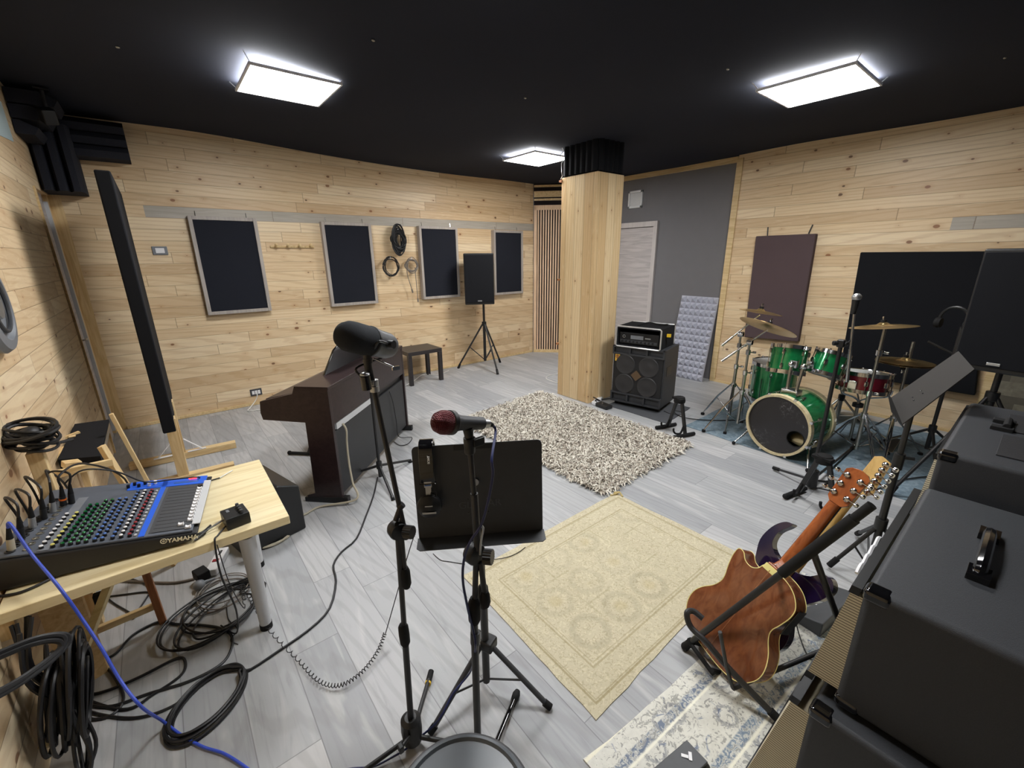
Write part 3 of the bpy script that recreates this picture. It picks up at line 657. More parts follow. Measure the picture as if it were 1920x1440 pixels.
for i in range(26000):
    s, r = rnd.random(), rnd.random()
    s = s*1.02-.01; r = r*1.02-.01
    p = R0*(1-s)*(1-r)+R1*s*(1-r)+R2*s*r+R3*(1-s)*r
    a = rnd.uniform(0, 2*pi) ; L = rnd.uniform(.035,.075); h = rnd.uniform(.018,.042); wd = rnd.uniform(.0035,.0068)
    d = V3((cos(a), sin(a), 0)); n = V3((-d.y, d.x, 0))*wd; b = len(V)
    q = [p+V3((0,0,.010)), p+d*(L*.45)+V3((0,0,h)), p+d*L+V3((0,0,h*rnd.uniform(.25,.8)))]
    tw = V3((0,0,wd*rnd.uniform(-.6,.6)))
    for k, c in enumerate(q): ww = n*(1 if k < 2 else .45)+tw; V += [c-ww, c+ww]
    F += [(b,b+1,b+3,b+2),(b+2,b+3,b+5,b+4)]
mb = MB(); mb.V = V; mb.F = F
pile = mk('pile', mb, shag(), t, flat=True); pile['kind'] = 'stuff'

# ================================================================ BASS RIG
c0 = V3((3.74,2.86,0)); cu = V3((3.975,2.43,0))-V3((3.765,2.90,0)); 
p0, p1 = V3((3.80,2.93,0)), V3((3.93,2.36,0)); U_ = (p1-p0).normalized(); N_ = V3((U_.y,-U_.x,0)); N_ = N_ if N_.x < 0 else -N_   # N_ = front normal (towards the camera)
W_, D_, H_ = .575, .43, .70
o = p0
t = thing('bass_cabinet', 'black four-driver bass speaker cabinet standing on a dark mat beside the wooden column', 'speaker cabinet', o+U_*W_/2-N_*D_/2)
zb = .055
mk('box', MB().prism([(0,zb),(W_,zb),(W_,zb+.64),(0,zb+.64)], o-N_*.012, U_, V3((0,0,1)), -N_*D_), M_['tolex'], t, bev=.008)
def P_(a, z, d=0): return o+U_*a+V3((0,0,z))+N_*d
mb = MB(); mb2 = MB()
for z0_, z1_ in ((zb,.018+zb),(.095+zb,.115+zb),(.545+zb,.565+zb),(.622+zb,.64+zb)): (mb if z0_ < .3 else mb2).prism([(0,z0_),(W_,z0_),(W_,z1_),(0,z1_)], o-N_*.012, U_, V3((0,0,1)), N_*.03)
for a in (0,.19,.38,W_-.018): 
    for z0_, z1_, m_b in ((zb,.1+zb,mb),(.56+zb,.64+zb,mb2)): m_b.prism([(a,z0_),(a+.018,z0_),(a+.018,z1_),(a,z1_)], o-N_*.012, U_, V3((0,0,1)), N_*.03)
mk('port_frame', mb, M_['tolex'], t); mk('port_frame', mb2, M_['tolex'], t)
mk('grille', MB().prism([(.012,zb+.118),(W_-.012,zb+.118),(W_-.012,zb+.543),(.012,zb+.543)], o-N_*.012, U_, V3((0,0,1)), N_*.02), plain('dark_mesh', (24,24,26), .7, bump=.8, bs=600), t)
for a, z in ((.155,.22),(.415,.22),(.155,.44),(.415,.44)):
    mk('driver', MB().lathe([(.108,.0),(.112,.004),(.104,.010),(.085,.006),(.05,.003),(.03,.007),(0,.010)], P_(a,zb+z,.008), N_, 32), plain('driver_cone', (44,44,46), .5, var=.05), t)
mk('horn', MB().prism([(-.06,0),(0,-.06),(.06,0),(0,.06)], P_(.285,zb+.33,.008), U_, V3((0,0,1)), N_*.006), plain('horn_brown', (92,72,50), .6), t)
mk('label_plate', MB().prism([(.03,zb+.465),(.085,zb+.465),(.085,zb+.548),(.03,zb+.548)], o+N_*.008, U_, V3((0,0,1)), N_*.003), M_['gold'], t)
mk('emblem', MB().torus(P_(.0575,zb+.515,.012), N_, .017, .004, 16, 6).prism([(-.007,-.012),(.007,-.012),(.007,.012),(-.007,.012)], P_(.0575,zb+.515,.011), U_, V3((0,0,1)), N_*.002), M_['redwood'], t)
for a in (.05, W_-.05):
    for d in (.05, D_-.06): mk('wheel', MB().cyl(P_(a-.012,.032,-d),P_(a+.012,.032,-d),.026).box(P_(a,.05,-d),(.04,.04,.012)), M_['blkr'], t)
mk('side_handle', MB().prism([(-.09,.40),(-.24,.40),(-.24,.5),(-.09,.5)], P_(W_,0,0), N_, V3((0,0,1)), U_*.004), M_['blkp'], t, bev=.002)
# rack case with amplifier
t = thing('rack_case', 'black rack case with aluminium edges holding a bass amplifier on the cabinet', 'rack case', P_(W_/2,zb+.64,-.2))
zr = zb+.64; wr = .49; a0 = .035; hr = .215; dr = .40
mb = MB()
for q in ([(a0,zr),(a0+wr,zr),(a0+wr,zr+.02),(a0,zr+.02)], [(a0,zr+hr-.02),(a0+wr,zr+hr-.02),(a0+wr,zr+hr),(a0,zr+hr)], [(a0,zr+.02),(a0+.02,zr+.02),(a0+.02,zr+hr-.02),(a0,zr+hr-.02)], [(a0+wr-.02,zr+.02),(a0+wr,zr+.02),(a0+wr,zr+hr-.02),(a0+wr-.02,zr+hr-.02)]):
    mb.prism(q, o+N_*.02, U_, V3((0,0,1)), -N_*dr)
mb.prism([(a0,zr),(a0+wr,zr),(a0+wr,zr+hr),(a0,zr+hr)], o+N_*(.02-dr), U_, V3((0,0,1)), -N_*.02)
mk('shell', mb, M_['black2'], t)
for d in (.025, .02-dr-.01):
    l = [P_(a0,zr+.012,d), P_(a0,zr+hr-.012,d), P_(a0+.014,zr+hr+.002,d), P_(a0+wr-.014,zr+hr+.002,d), P_(a0+wr,zr+hr-.012,d), P_(a0+wr,zr+.012,d), P_(a0+wr-.014,zr,d), P_(a0+.014,zr,d)]
    mk('edge_trim', MB().tube(l, .0085, 8, True), M_['alu'], t)
am = mk('amplifier', MB().prism([(a0+.03,zr+.03),(a0+wr-.03,zr+.03),(a0+wr-.03,zr+hr-.065),(a0+.03,zr+hr-.065)], o-N_*.0, U_, V3((0,0,1)), -N_*.25), M_['dgrey'], t, bev=.003)
am.data.materials.clear(); am.data.materials.append(M_['kn'])
mk('display', MB().prism([(.19,zr+.085),(.33,zr+.085),(.33,zr+.125),(.19,zr+.125)], o+N_*.001, U_, V3((0,0,1)), N_*.002), M_['greyp'], am)
mk('knob_strip', MB().prism([(.075,zr+.045),(.48,zr+.045),(.48,zr+.072),(.075,zr+.072)], o+N_*.001, U_, V3((0,0,1)), N_*.002), M_['dgrey'], am)
mk('logo', MB().torus(P_(.115,zr+.108,.003), N_, .014, .003, 16, 6), M_['sil'], am)
mk('badge', MB().prism([(.35,zr+.098),(.41,zr+.098),(.41,zr+.11),(.35,zr+.11)], o+N_*.001, U_, V3((0,0,1)), N_*.002), M_['sil'], am)
for i in range(9): mk('knob', MB().cyl(P_(.10+i*.042,zr+.058,.002),P_(.10+i*.042,zr+.058,.016),.009), M_['kn'], am)
mk('top_strap', MB().tube(smooth([P_(.22,zr+hr+.006,-.1),P_(.3,zr+hr+.03,-.2),P_(.42,zr+hr+.02,-.18),P_(.47,zr+hr+.01,-.3)]),.008,6), M_['blkr'], t)
single('tape_roll', MB().box(P_(W_+.0,zb+.64+.10,-.12)+U_*-.02+V3((0,0,.04)), (.03,.04,.03), rotz(.4)), M_['yellow'], 'small yellow tag hanging on the right side of the rack case', 'tag')
single('cable_loop', MB().tube(smooth([P_(W_+.01,.01,-.1),P_(W_+.1,.01,-.06),P_(W_+.2,.012,-.1),P_(W_+.17,.012,-.18),P_(W_+.08,.012,-.16),P_(W_+.25,.014,-.02),(4.15,1.9,.016),(4.5,1.62,.016)]),.005,6), M_['cable'], 'thin black cable running from the bass cabinet toward the drum rug', 'cable')
# power strip + pedal at column foot
a = fl(1112,757,.02); b = fl(1128,745,.02)
single('power_strip', MB().box(((a.x+b.x)/2,(a.y+b.y)/2,.02),(.24,.055,.035),rotz(.35)), M_['white'], 'short white power strip on the floor at the foot of the column', 'power strip', bev=.006)
a = fl(1132,764)
t = thing('effects_pedal', 'flat black pedal on the floor beside the white power strip', 'pedal', (a.x,a.y,0))
mk('body', MB().box((a.x,a.y,.022),(.10,.17,.04),rotz(-.1)), M_['blkm'], t, bev=.005)
mk('switch', MB().cyl((a.x-.02,a.y,.04),(a.x-.02,a.y,.052),.01).cyl((a.x+.02,a.y+.04,.04),(a.x+.02,a.y+.04,.052),.008), M_['chrome'], t)
single('tangled_cord', MB().tube(smooth([(a.x,a.y+.09,.02),(a.x+.02,a.y+.14,.05),(a.x+.08,a.y+.12,.03),(a.x+.05,a.y+.2,.06),(a.x+.1,a.y+.24,.02),(a.x+.16,a.y+.16,.02),(3.95,2.99,.02)]),.006,6), M_['cable'], 'black cord bunched between the column foot and the bass cabinet', 'cord')

# ---------------- small A-frame guitar stands
def gstand(loc, ang, lab):
    t = thing('guitar_stand', lab, 'guitar stand', (0,0,0), 'folding floor guitar stands')
    L = MB()
    for s in (-1, 1):
        mk('leg', MB().beam((0,s*.035,.31),(.0,s*.115,.03),.022,.030), M_['blkm'], t, bev=.003)
        mk('foot_tube', MB().cyl((-.13,s*.125,.022),(.10,s*.125,.022),.017).sphere((-.13,s*.125,.022),.019,n=12), M_['blkr'], t)
        mk('hook', MB().tube(smooth([(-.01,s*.095,.10),(-.04,s*.10,.04),(-.085,s*.09,.035),(-.11,s*.085,.06),(-.115,s*.085,.09)]),.009,8), M_['blkr'], t)
    mk('hub', MB().lathe([(0,-.03),(.05,-.02),(.055,.0),(.045,.035),(.0,.045)],(0,0,.325),(0,0,1),10).beam((-.02,-.06,.345),(-.02,.06,.345),.05,.02), M_['blkr'], t, bev=.003)
    t.location = loc; t.rotation_euler = (0,0,ang); return t
g = fl(1282,812)
gstand((3.62,1.99,0), radians(-18), 'empty black folding guitar stand on the laminate between shaggy rug and drum rug')
g2 = fl(1545,864,.32)
gstand((g2.x,g2.y,0), radians(-12), 'empty black folding guitar stand in front of the bass drum')
# ================================================================ DRUM KIT
def drum(t, c, ax, R, H, shell, lugs=6, hoop='chrome', topm='head', a0=0.0, hoopw=.016):
    c, ax = V3(c), V3(ax).normalized(); a = ax.orthogonal().normalized(); b = ax.cross(a)
    s = mk('shell', MB().lathe([(0,0),(R,0),(R,H),(0,H)], c, ax, 48), M_[shell], t)
    for h in (0, H):
        mk('hoop', MB().lathe([(R+.001,h-hoopw),(R+.014,h-hoopw),(R+.014,h+hoopw),(R+.008,h+hoopw),(R+.004,h+.004),(R+.001,h-hoopw)], c, ax, 48), M_[hoop], t)
    for h, s_ in ((H+.004,1),(-.004,-1)):
        mk('drum_head', MB().lathe([(R+.004,h),(R-.01,h+.006*s_),(0,h+.006*s_)], c, ax, 48), M_[topm], t)
    for i in range(lugs):
        an = a0+2*pi*i/lugs; d = a*cos(an)+b*sin(an); k = H*.28
        mb = MB().cyl(c+d*(R+.012)+ax*.0, c+d*(R+.012)+ax*H, .0035, n=6)
        for hh in (H*.22, H*.78) if H > .2 else (H*.5,): mb.lathe([(0,-.022),(.012,-.02),(.014,0),(.012,.02),(0,.022)], c+d*(R+.008)+ax*hh, ax, 8)
        mb.cyl(c+d*(R+.012)+ax*(H+hoopw-.004), c+d*(R+.012)+ax*(H+hoopw+.008), .007, n=6)
        mk('lug', mb, M_['chrome'], t)
    return a, b
kc = V3((3.80,1.20,.274)); ka = radians(-8); kax = V3((cos(ka), sin(ka), 0)); kr = V3((-kax.y, kax.x, 0)); KR, KL = .250, .36
t = thing('bass_drum', 'green sparkle bass drum with worn black front head and port hole', 'drum', (kc.x,kc.y,0))
mk('shell', MB().lathe([(KR-.01,.02),(KR,.02),(KR,KL),(KR-.01,KL)], kc, kax, 64), M_['green'], t)
for h in (0, KL): mk('hoop', MB().lathe([(KR-.008,h-.02),(KR+.012,h-.02),(KR+.014,h+.02),(KR-.004,h+.02),(KR-.008,h-.02)], kc, kax, 64), M_['hoopw'], t, label='pale wooden hoop')
# front head with off-centre port
hc = kc - kax*.002; port = kr*(-.150) + V3((0,0,-.070)); PR = .066; n = 64
outer = [hc+kr*(KR-.006)*cos(2*pi*i/n)+V3((0,0,(KR-.006)*sin(2*pi*i/n))) for i in range(n)]
inner = [hc+port+kr*PR*cos(2*pi*i/n)+V3((0,0,PR*sin(2*pi*i/n))) for i in range(n)]
mk('drum_head', MB().add(outer+inner, [(i,(i+1)%n,(i+1)%n+n,i+n) for i in range(n)]), M_['skin'], t, label='scuffed black head with a round port')
mk('port_ring', MB().tube(inner, .004, 6, True), M_['blkr'], t)
mk('inner_pillow', MB().sphere(hc+port+kax*.16+V3((0,0,-.05)), .09, (1,1.2,.6)), M_['yel'] if False else plain('pillow_cloth', (196,180,140), .9), t)
mk('back_head', MB().lathe([(KR-.006,KL-.004),(0,KL-.004)], kc, kax, 48), M_['head'], t)
for i in range(8):
    an = pi/8+i*pi/4; d = kr*cos(an)+V3((0,0,sin(an)))
    mk('tension_claw', MB().box(kc+d*(KR+.014)-kax*.002, (.035,.02,.02)).cyl(kc+d*(KR+.02), kc+d*(KR+.02)+kax*.10, .004, n=6).lathe([(0,-.025),(.013,-.02),(.013,.02),(0,.025)], kc+d*(KR+.008)+kax*.12, kax, 8), M_['chrome'], t)
for s, f in ((1, (1375,834)), (-1, (1513,886))):
    ft = fl(*f); b0 = kc+kax*.09+kr*(s*KR*.86)+V3((0,0,-KR*.55 if s<0 else -KR*.3)); ft.z = .02
    sp = mk('spur', MB().cyl(b0, ft, .009, .007), M_['chrome'], t); mk('rubber_foot', MB().sphere(ft, .016, n=10), M_['blkr'], sp)
    mk('spur_bracket', MB().box(b0,(.05,.04,.04)), M_['chrome'], t, bev=.006)
top = kc+kax*.12+V3((0,0,KR))
T1, T2 = V3((4.11,1.31,.765)), V3((4.18,1.03,.765))
mk('tom_mount', MB().box(top+V3((0,0,.02)),(.09,.13,.05), rotz(ka)), M_['chrome'], t, bev=.008)
for s, tgt in ((1,T1),(-1,T2)):
    b0 = top+kr*(s*.035)+V3((0,0,.03)); e = V3((b0.x+.03, b0.y+s*.012, .765))
    mk('tom_post', MB().cyl(b0, e, .0125), M_['steel'], t)
    mk('tom_arm', MB().cyl(e, tgt+V3((-.10,-s*.10,0)), .010).sphere(e,.026,n=12).box(tgt+V3((-.12,-s*.09,.0)),(.05,.05,.06)), M_['chrome'], t)
def tom(c, ax, R, H, lab, shell='green', lugs=6, name='tom_drum', grp=None):
    t = thing(name, lab, 'drum', c, grp); ax = V3(ax).normalized(); drum(t, V3(c)-ax*H/2, ax, R, H, shell, lugs, a0=.3); return t
tom(T1, (.24,.05,1), .135, .215, 'green mounted tom above the left side of the bass drum', grp=None)
tom(T2, (.34,-.10,1), .118, .175, 'smaller green mounted tom above the right side of the bass drum')
FT = V3((4.60,1.56,.44))
ft_ = thing('floor_tom', 'deep green floor tom standing behind the left mounted tom', 'drum', (FT.x,FT.y,0))
drum(ft_, V3((FT.x,FT.y,.25)), (-.02,0,1), .195, .36, 'green', 8, a0=.2)
for k in range(3):
    a = .9+k*2*pi/3; d = V3((cos(a), sin(a), 0))
    l = mk('leg', MB().tube([V3((FT.x,FT.y,.48))+d*.215, V3((FT.x,FT.y,.12))+d*.215, V3((FT.x,FT.y,.02))+d*.25], .006, 8), M_['chrome'], ft_)
    mk('rubber_foot', MB().sphere(V3((FT.x,FT.y,.018))+d*.25,.014,n=8), M_['blkr'], l)
SN = V3((4.50,.845,.60))
t = tom(SN, (.10,.02,1), .178, .14, 'shallow wine red snare drum on a chrome stand', 'tomred', 8, 'snare_drum')
mk('strainer', MB().box(SN+V3((-.19,.03,0)),(.03,.06,.07)).box(SN+V3((-.21,.03,.03)),(.02,.05,.02)), M_['chrome'], t, bev=.004)
def cymbal(c, ax, R, lab, bell=True, sub='cymbal'):
    t = thing('cymbal', lab, 'cymbal', c); ax = V3(ax).normalized()
    pr = [(0,.028),(R*.10,.026),(R*.16,.018),(R*.20,.011),(R*.6,.004),(R,-.008),(R,-.0095),(R*.6,.002),(R*.2,.009),(R*.15,.016),(0,.025)]
    mk('plate', MB().lathe(pr, c, ax, 64), M_['brass'], t, ang=60)
    mk('felt', MB().cyl(V3(c)+ax*.028, V3(c)+ax*.045, .018), M_['blkr'], t)
    mk('wing_nut', MB().cyl(V3(c)+ax*.045, V3(c)+ax*.07, .006).box(V3(c)+ax*.065,(.035,.008,.014)), M_['chrome'], t)
    return t
def cstand(base, lab, zj, a0, ztop, boom=None, R=.30, name='cymbal_stand', topcap=None):
    base = V3((base[0], base[1], 0))
    t = thing(name, lab, 'cymbal stand', base)
    mk('pole', MB().cyl(base+V3((0,0,.10)), base+V3((0,0,zj+.18)), .0145).cyl(base+V3((0,0,zj+.18)), base+V3((0,0,ztop)), .0105), M_['steel'], t)
    for z in (zj+.18, (zj+.18+ztop)/2+.05): mk('clamp', MB().cyl(base+V3((0,0,z-.022)), base+V3((0,0,z+.022)), .02).cyl(base+V3((0,0,z)), base+V3((.03,-.035,z)), .006).box(base+V3((.034,-.038,z)),(.012,.03,.02)), M_['chrome'], t, bev=.003)
    for k in range(3):
        a = a0+k*2*pi/3; d = V3((cos(a), sin(a), 0)); f = base+d*R
        mb = MB(); q = V3((-d.y,d.x,0))*.008
        for s in (-1,1): mb.tube([base+d*.02+V3((0,0,zj)), base+d*(R*.5)+V3((0,0,zj*.62))+q*s, f+V3((0,0,.02))], .006, 6)
        l = mk('leg', mb, M_['chrome'], t)
        mk('rubber_foot', MB().box(f+V3((0,0,.014)),(.03,.03,.028),rotz(a)), M_['blkr'], l, bev=.006)
        mk('brace', MB().cyl(base+V3((0,0,.12)), base+d*(R*.52)+V3((0,0,zj*.56)), .005, n=6), M_['chrome'], t)
    mk('collar', MB().cyl(base+V3((0,0,zj-.025)), base+V3((0,0,zj+.015)), .024), M_['chrome'], t)
    if boom:
        e0, e1 = V3(boom[0]), V3(boom[1]); tp = base+V3((0,0,ztop))
        mk('boom_arm', MB().cyl(e0, e1, .0075).cyl(e0, e0+(e1-e0)*.3, .011), M_['chrome'], t)
        mk('tilter', MB().cyl(tp+V3((0,-.025,0)), tp+V3((0,.025,0)), .022).box(tp,(.035,.05,.05)), M_['chrome'], t, bev=.006)
    return t
def cyn(c, slope, tilt):   # cymbal axis from the slope of its rim and how far its top turns away
    v = (V3(c)-CAM).normalized(); a = radians(slope); p = _R*sin(a)+_U*cos(a); p = (p-v*p.dot(v)).normalized(); return (p*cos(tilt)+v*sin(tilt)).normalized()
def nearest(base, px, py):   # the point seen there, at the distance of the stand
    d = ray(px, py); t_ = (base[0]*d.x+base[1]*d.y)/(d.x*d.x+d.y*d.y); return CAM+d*t_
b1, b2 = V3((4.206,1.77,0)), V3((4.035,1.612,0))
e0, e1 = nearest(b1,1353,648), nearest(b1,1404,603); c1 = nearest(b1,1426,584)
cstand(b1, 'chrome boom cymbal stand, rear of the two on the left of the kit', .42, radians(200), hz(b1,1380,626), (e0, c1-V3((0,0,.03))))
cymbal(c1, cyn(c1,17,-.05), .18, 'bronze cymbal tilted steeply, upper of the overlapping pair')
e0, e1 = nearest(b2,1353,677), nearest(b2,1424,617); c2 = nearest(b2,1440,612)
cstand(b2, 'chrome boom cymbal stand, front of the two on the left of the kit', .42, radians(255), hz(b2,1394,641), (e0, c2-V3((0,0,.03))))
cymbal(c2, cyn(c2,27,.16), .235, 'larger bronze cymbal tilted toward the camera, lower of the overlapping pair')
b3 = V3((4.20,.735,0)); c3 = nearest(b3,1656,611)
cstand(b3, 'chrome straight cymbal stand in front of the snare drum', .40, radians(215), c3.z+.02, R=.36)
cymbal(c3, cyn(c3,4,-.07), .205, 'bronze cymbal lying level on the stand by the snare')
b4 = V3((4.557,.605,0)); c4 = nearest(b4,1697,676)
t = cstand(b4, 'chrome hi-hat stand with foot pedal behind the grey music desk', .32, radians(190), hz(b4,1703,640), name='hi_hat_stand', R=.26)
mk('foot_plate', MB().box(b4+V3((.16,.0,.03)),(.26,.09,.012),Matrix.Rotation(-.2,3,'Y')), M_['steel'], t, bev=.003)
cymbal(c4, cyn(c4,15,-.16), .185, 'upper hi-hat cymbal on the chrome hi-hat stand')
cymbal(c4-V3((0,0,.03)), -cyn(c4,15,-.16), .185, 'lower hi-hat cymbal facing down on the hi-hat stand')
# snare stand
sb = V3((SN.x,SN.y,0)); t = thing('snare_stand', 'chrome basket stand under the wine red snare drum', 'drum stand', sb)
mk('pole', MB().cyl(sb+V3((0,0,.08)), sb+V3((0,0,.42)), .013), M_['steel'], t)
mk('adjuster_ring', MB().cyl(sb+V3((0,0,.37)), sb+V3((0,0,.40)), .04), M_['blkp'], t)
for k in range(3):
    a = .5+k*2*pi/3; d = V3((cos(a), sin(a), 0))
    mk('leg', MB().tube([sb+d*.02+V3((0,0,.26)), sb+d*.14+V3((0,0,.16)), sb+d*.27+V3((0,0,.02))], .008, 6), M_['chrome'], t)
    mk('basket_arm', MB().tube(smooth([sb+V3((0,0,.42)), sb+d*.06+V3((0,0,.46)), sb+d*.18+V3((0,0,.505)), sb+d*.20+V3((0,0,.56))]), .007, 6), M_['chrome'], t)
# kick pedal and throne
t = thing('kick_pedal', 'metal bass drum pedal on the rug behind the bass drum', 'pedal', (4.3,1.1,0))
kp = kc+kax*(KL+.03)
mk('base_plate', MB().box((kp.x+.14,kp.y-.02,.018),(.30,.09,.012),rotz(ka)), M_['steel'], t, bev=.003)
mk('footboard', MB().box((kp.x+.15,kp.y-.02,.07),(.28,.085,.012),rotz(ka)@Matrix.Rotation(.18,3,'Y')), M_['steel'], t, bev=.003)
mk('post', MB().cyl((kp.x+.02,kp.y+.04,.02),(kp.x+.02,kp.y+.04,.24),.009).cyl((kp.x+.02,kp.y-.08,.02),(kp.x+.02,kp.y-.08,.24),.009).cyl((kp.x+.02,kp.y-.09,.24),(kp.x+.02,kp.y+.05,.24),.008), M_['steel'], t)
mk('beater', MB().cyl((kp.x+.02,kp.y-.02,.24),(kp.x+.06,kp.y-.02,.42),.004).cyl((kp.x+.03,kp.y-.02,.42),(kp.x+.08,kp.y-.02,.42),.024), M_['blkr'], t)
th = V3((5.02,1.08,0)); t = thing('drum_throne', 'round black drum stool behind the bass drum', 'stool', th)
tripod(t, th, .46, .28, .27, .4, .014, .009, zb=.08, mat='steel')
mk('seat', MB().lathe([(0,0),(.15,0),(.165,.015),(.165,.055),(.15,.075),(0,.08)], th+V3((0,0,.46)), (0,0,1), 36), M_['tolex'], t)
# ---------------- vocal microphone in front of the drums
bs = V3((3.42,.80,0))
t = thing('microphone_stand', 'black floor stand with thin chrome boom in front of the drum kit', 'microphone stand', bs)
top = V3((bs.x,bs.y,hz(bs,1590,645)))
low = V3((bs.x,bs.y,.03))
mk('pole', MB().cyl(low, top, .0125), M_['blkm'], t)
mk('base_hub', MB().cyl(V3((bs.x,bs.y,.02)), V3((bs.x,bs.y,.15)), .035), M_['blkp'], t, bev=.006)
mp = nearest(bs,1604,568); bm0 = nearest(bs,1588,716)
mk('boom_arm', MB().cyl(bm0, mp, .0075).cyl(bm0, bm0+(mp-bm0)*.42, .0105), M_['chrome'], t)
mk('boom_clamp', MB().box(top,(.05,.04,.05)).cyl(top+V3((0,0,0)), top+V3((-.03,.04,.0)), .016), M_['blkp'], t, bev=.006)
mk('boom_knob', MB().sphere(nearest(bs,1586,645),.016,n=10).cyl(nearest(bs,1586,645), nearest(bs,1597,637), .005), M_['blkp'], t)
for f in ((1450,877),(1600,838),(1560,905)):
    e = fl(*f,.02); l = mk('leg', MB().cyl(V3((bs.x,bs.y,.07)), e, .009), M_['blkm'], t); mk('rubber_foot', MB().cyl(e, e+(V3((bs.x,bs.y,.06))-e).normalized()*.05, .014), M_['blkr'], l)
t = thing('microphone', 'silver ball-grille microphone on the chrome boom before the drums', 'microphone', mp)
ax = (nearest(bs,1605,555)-mp).normalized()
mk('grille', MB().sphere(mp+V3((0,0,.036)), .027, (1,1,.9), 20), M_['sil'], t)
mk('body', MB().cyl(mp+V3((0,0,-.07)), mp+V3((0,0,.02)), .014, .022), M_['blkm'], t)
single('drum_mic_cable', MB().tube(smooth([(bs.x,bs.y-.03,.02),(3.55,.55,.012),(3.75,.48,.018),(4.0,.42,.018),(4.35,.2,.018),(4.3,-.1,.018)]),.005,6), M_['cable'], 'thin black cable trailing from the drum microphone stand across the rug', 'cable')

# ---------------- headphones on stand behind, PA at right
bh = V3((4.70,.375,0))
t = thing('microphone_stand', 'plain black tripod stand before the wide black wall panel', 'microphone stand', bh)
tripod(t, bh, hz(bh,1785,612), .26, .32, radians(200), .013, .01)
mk('boom_arm', MB().cyl(nearest(bh,1740,640), nearest(bh,1790,665), .008), M_['blkm'], t)
hp = nearest(bh,1788,600)
def headphones(c, ax, lab, R=.085):
    t = thing('headphones', lab, 'headphones', c); ax = V3(ax).normalized(); up = V3((0,0,1)); u = up.cross(ax).normalized()
    mk('headband', MB().tube([c+u*(R*cos(a*pi/14))+up*(R*1.15*sin(a*pi/14)) for a in range(15)], .010, 8), M_['blkp'], t)
    for s in (-1,1): mk('ear_cup', MB().lathe([(0,-.02),(.036,-.018),(.042,0),(.036,.018),(0,.02)], c+u*(s*R)-V3((0,0,.03)), u, 20), M_['blkr'], t)
    return t
headphones(hp, (-1,.25,0), 'black headphones hooked on the stand before the wide black panel')
pc = V3((3.98,.215,0))
pa_z0 = hz(pc,1860,694); pz1 = hz(pc,1880,466)
t = thing('speaker_stand', 'black stand carrying the loudspeaker at the right edge', 'speaker stand', (4.02,.17,0))
q = V3((4.05,.10,0)); tripod(t, q, pa_z0+.02, .75, .45, radians(15), .017, .012)
pa_speaker((4.06,.095), pa_z0, .38, .34, pz1-pa_z0, radians(168), 'black loudspeaker with silver badge at the right edge beside the black wall panel')
# ---------------- music stand with grey desk
mb_ = V3((2.62,.292,0)); jz = .33
t = thing('music_stand', 'black stand holding a tilted grey music desk beside the amplifiers', 'music stand', mb_)
zt = hz(mb_,1744,758)
mk('pole', MB().cyl(mb_+V3((0,0,.05)), mb_+V3((0,0,.68)), .016).cyl(mb_+V3((0,0,.6)), mb_+V3((0,0,zt)), .012), M_['blkm'], t)
mk('clutch', MB().cyl(mb_+V3((0,0,.64)), mb_+V3((0,0,.72)), .022).cyl(mb_+V3((0,0,.70)), mb_+V3((.03,-.05,.70)), .008), M_['blkp'], t)
for e in (fl(1553,1066,.0), fl(1606,1006,.0), V3((2.92,.20,0))):
    e.z = .02; l = mk('leg', MB().cyl(mb_+V3((0,0,jz)), e, .010), M_['blkm'], t); mk('rubber_foot', MB().cyl(e, e+(mb_+V3((0,0,jz))-e).normalized()*.06, .015), M_['blkr'], l)
    mk('brace', MB().cyl(mb_+V3((0,0,.06)), e+(mb_+V3((0,0,jz))-e)*.5, .005, n=6), M_['blkm'], t)
mk('collar', MB().cyl(mb_+V3((0,0,jz-.03)), mb_+V3((0,0,jz+.03)), .026), M_['blkp'], t)
# desk: quad corners seen at (1688,795) low-left, (1797,658) top-left, (1828,690) top-right, (1700,742)..
def near_z(px,py,dist):
    d = ray(px,py); return CAM + d.normalized()*dist
k0 = near_z(1671,745,2.72); k1 = near_z(1797,658,2.86); k3 = near_z(1692,795,2.50); n_k = (k1-k0).cross(k3-k0)
k2 = CAM+ray(1827,692)*((k0-CAM).dot(n_k)/ray(1827,692).dot(n_k))
th = ((k1-k0).cross(k3-k0)).normalized()*.004
mk('desk_plate', MB().add([k0,k1,k2,k3,k0+th,k1+th,k2+th,k3+th], [(0,1,2,3),(7,6,5,4),(0,4,5,1),(1,5,6,2),(2,6,7,3),(3,7,4,0)]), plain('grey_desk_metal', (38,34,30), .8, 0), t)
k4 = near_z(1664,740,2.46); k5 = near_z(1690,796,2.28)
lip = (near_z(1664,738,2.64), near_z(1671,772,2.50), near_z(1691,797,2.46))
mk('ledge', MB().add([k0,k3,lip[2],lip[1],lip[0],k0+th,k3+th,lip[2]+th,lip[1]+th,lip[0]+th], [(0,1,2,3,4),(9,8,7,6,5),(0,5,6,1),(1,6,7,2),(2,7,8,3),(3,8,9,4),(4,9,5,0)]), plain('grey_desk_edge', (34,32,30), .8, 0), t)
mk('bracket', MB().box(mb_+V3((0,0,zt)),(.06,.05,.07)), M_['blkp'], t, bev=.006)
for px, py in ((1727,733),(1730,738),(1711,745),(1713,751)): 
    p_ = CAM+ray(px,py)*((k0-CAM).dot(th)/ray(px,py).dot(th)); mk('rivet', MB().sphere(p_, .004, n=8), M_['chrome'], t)
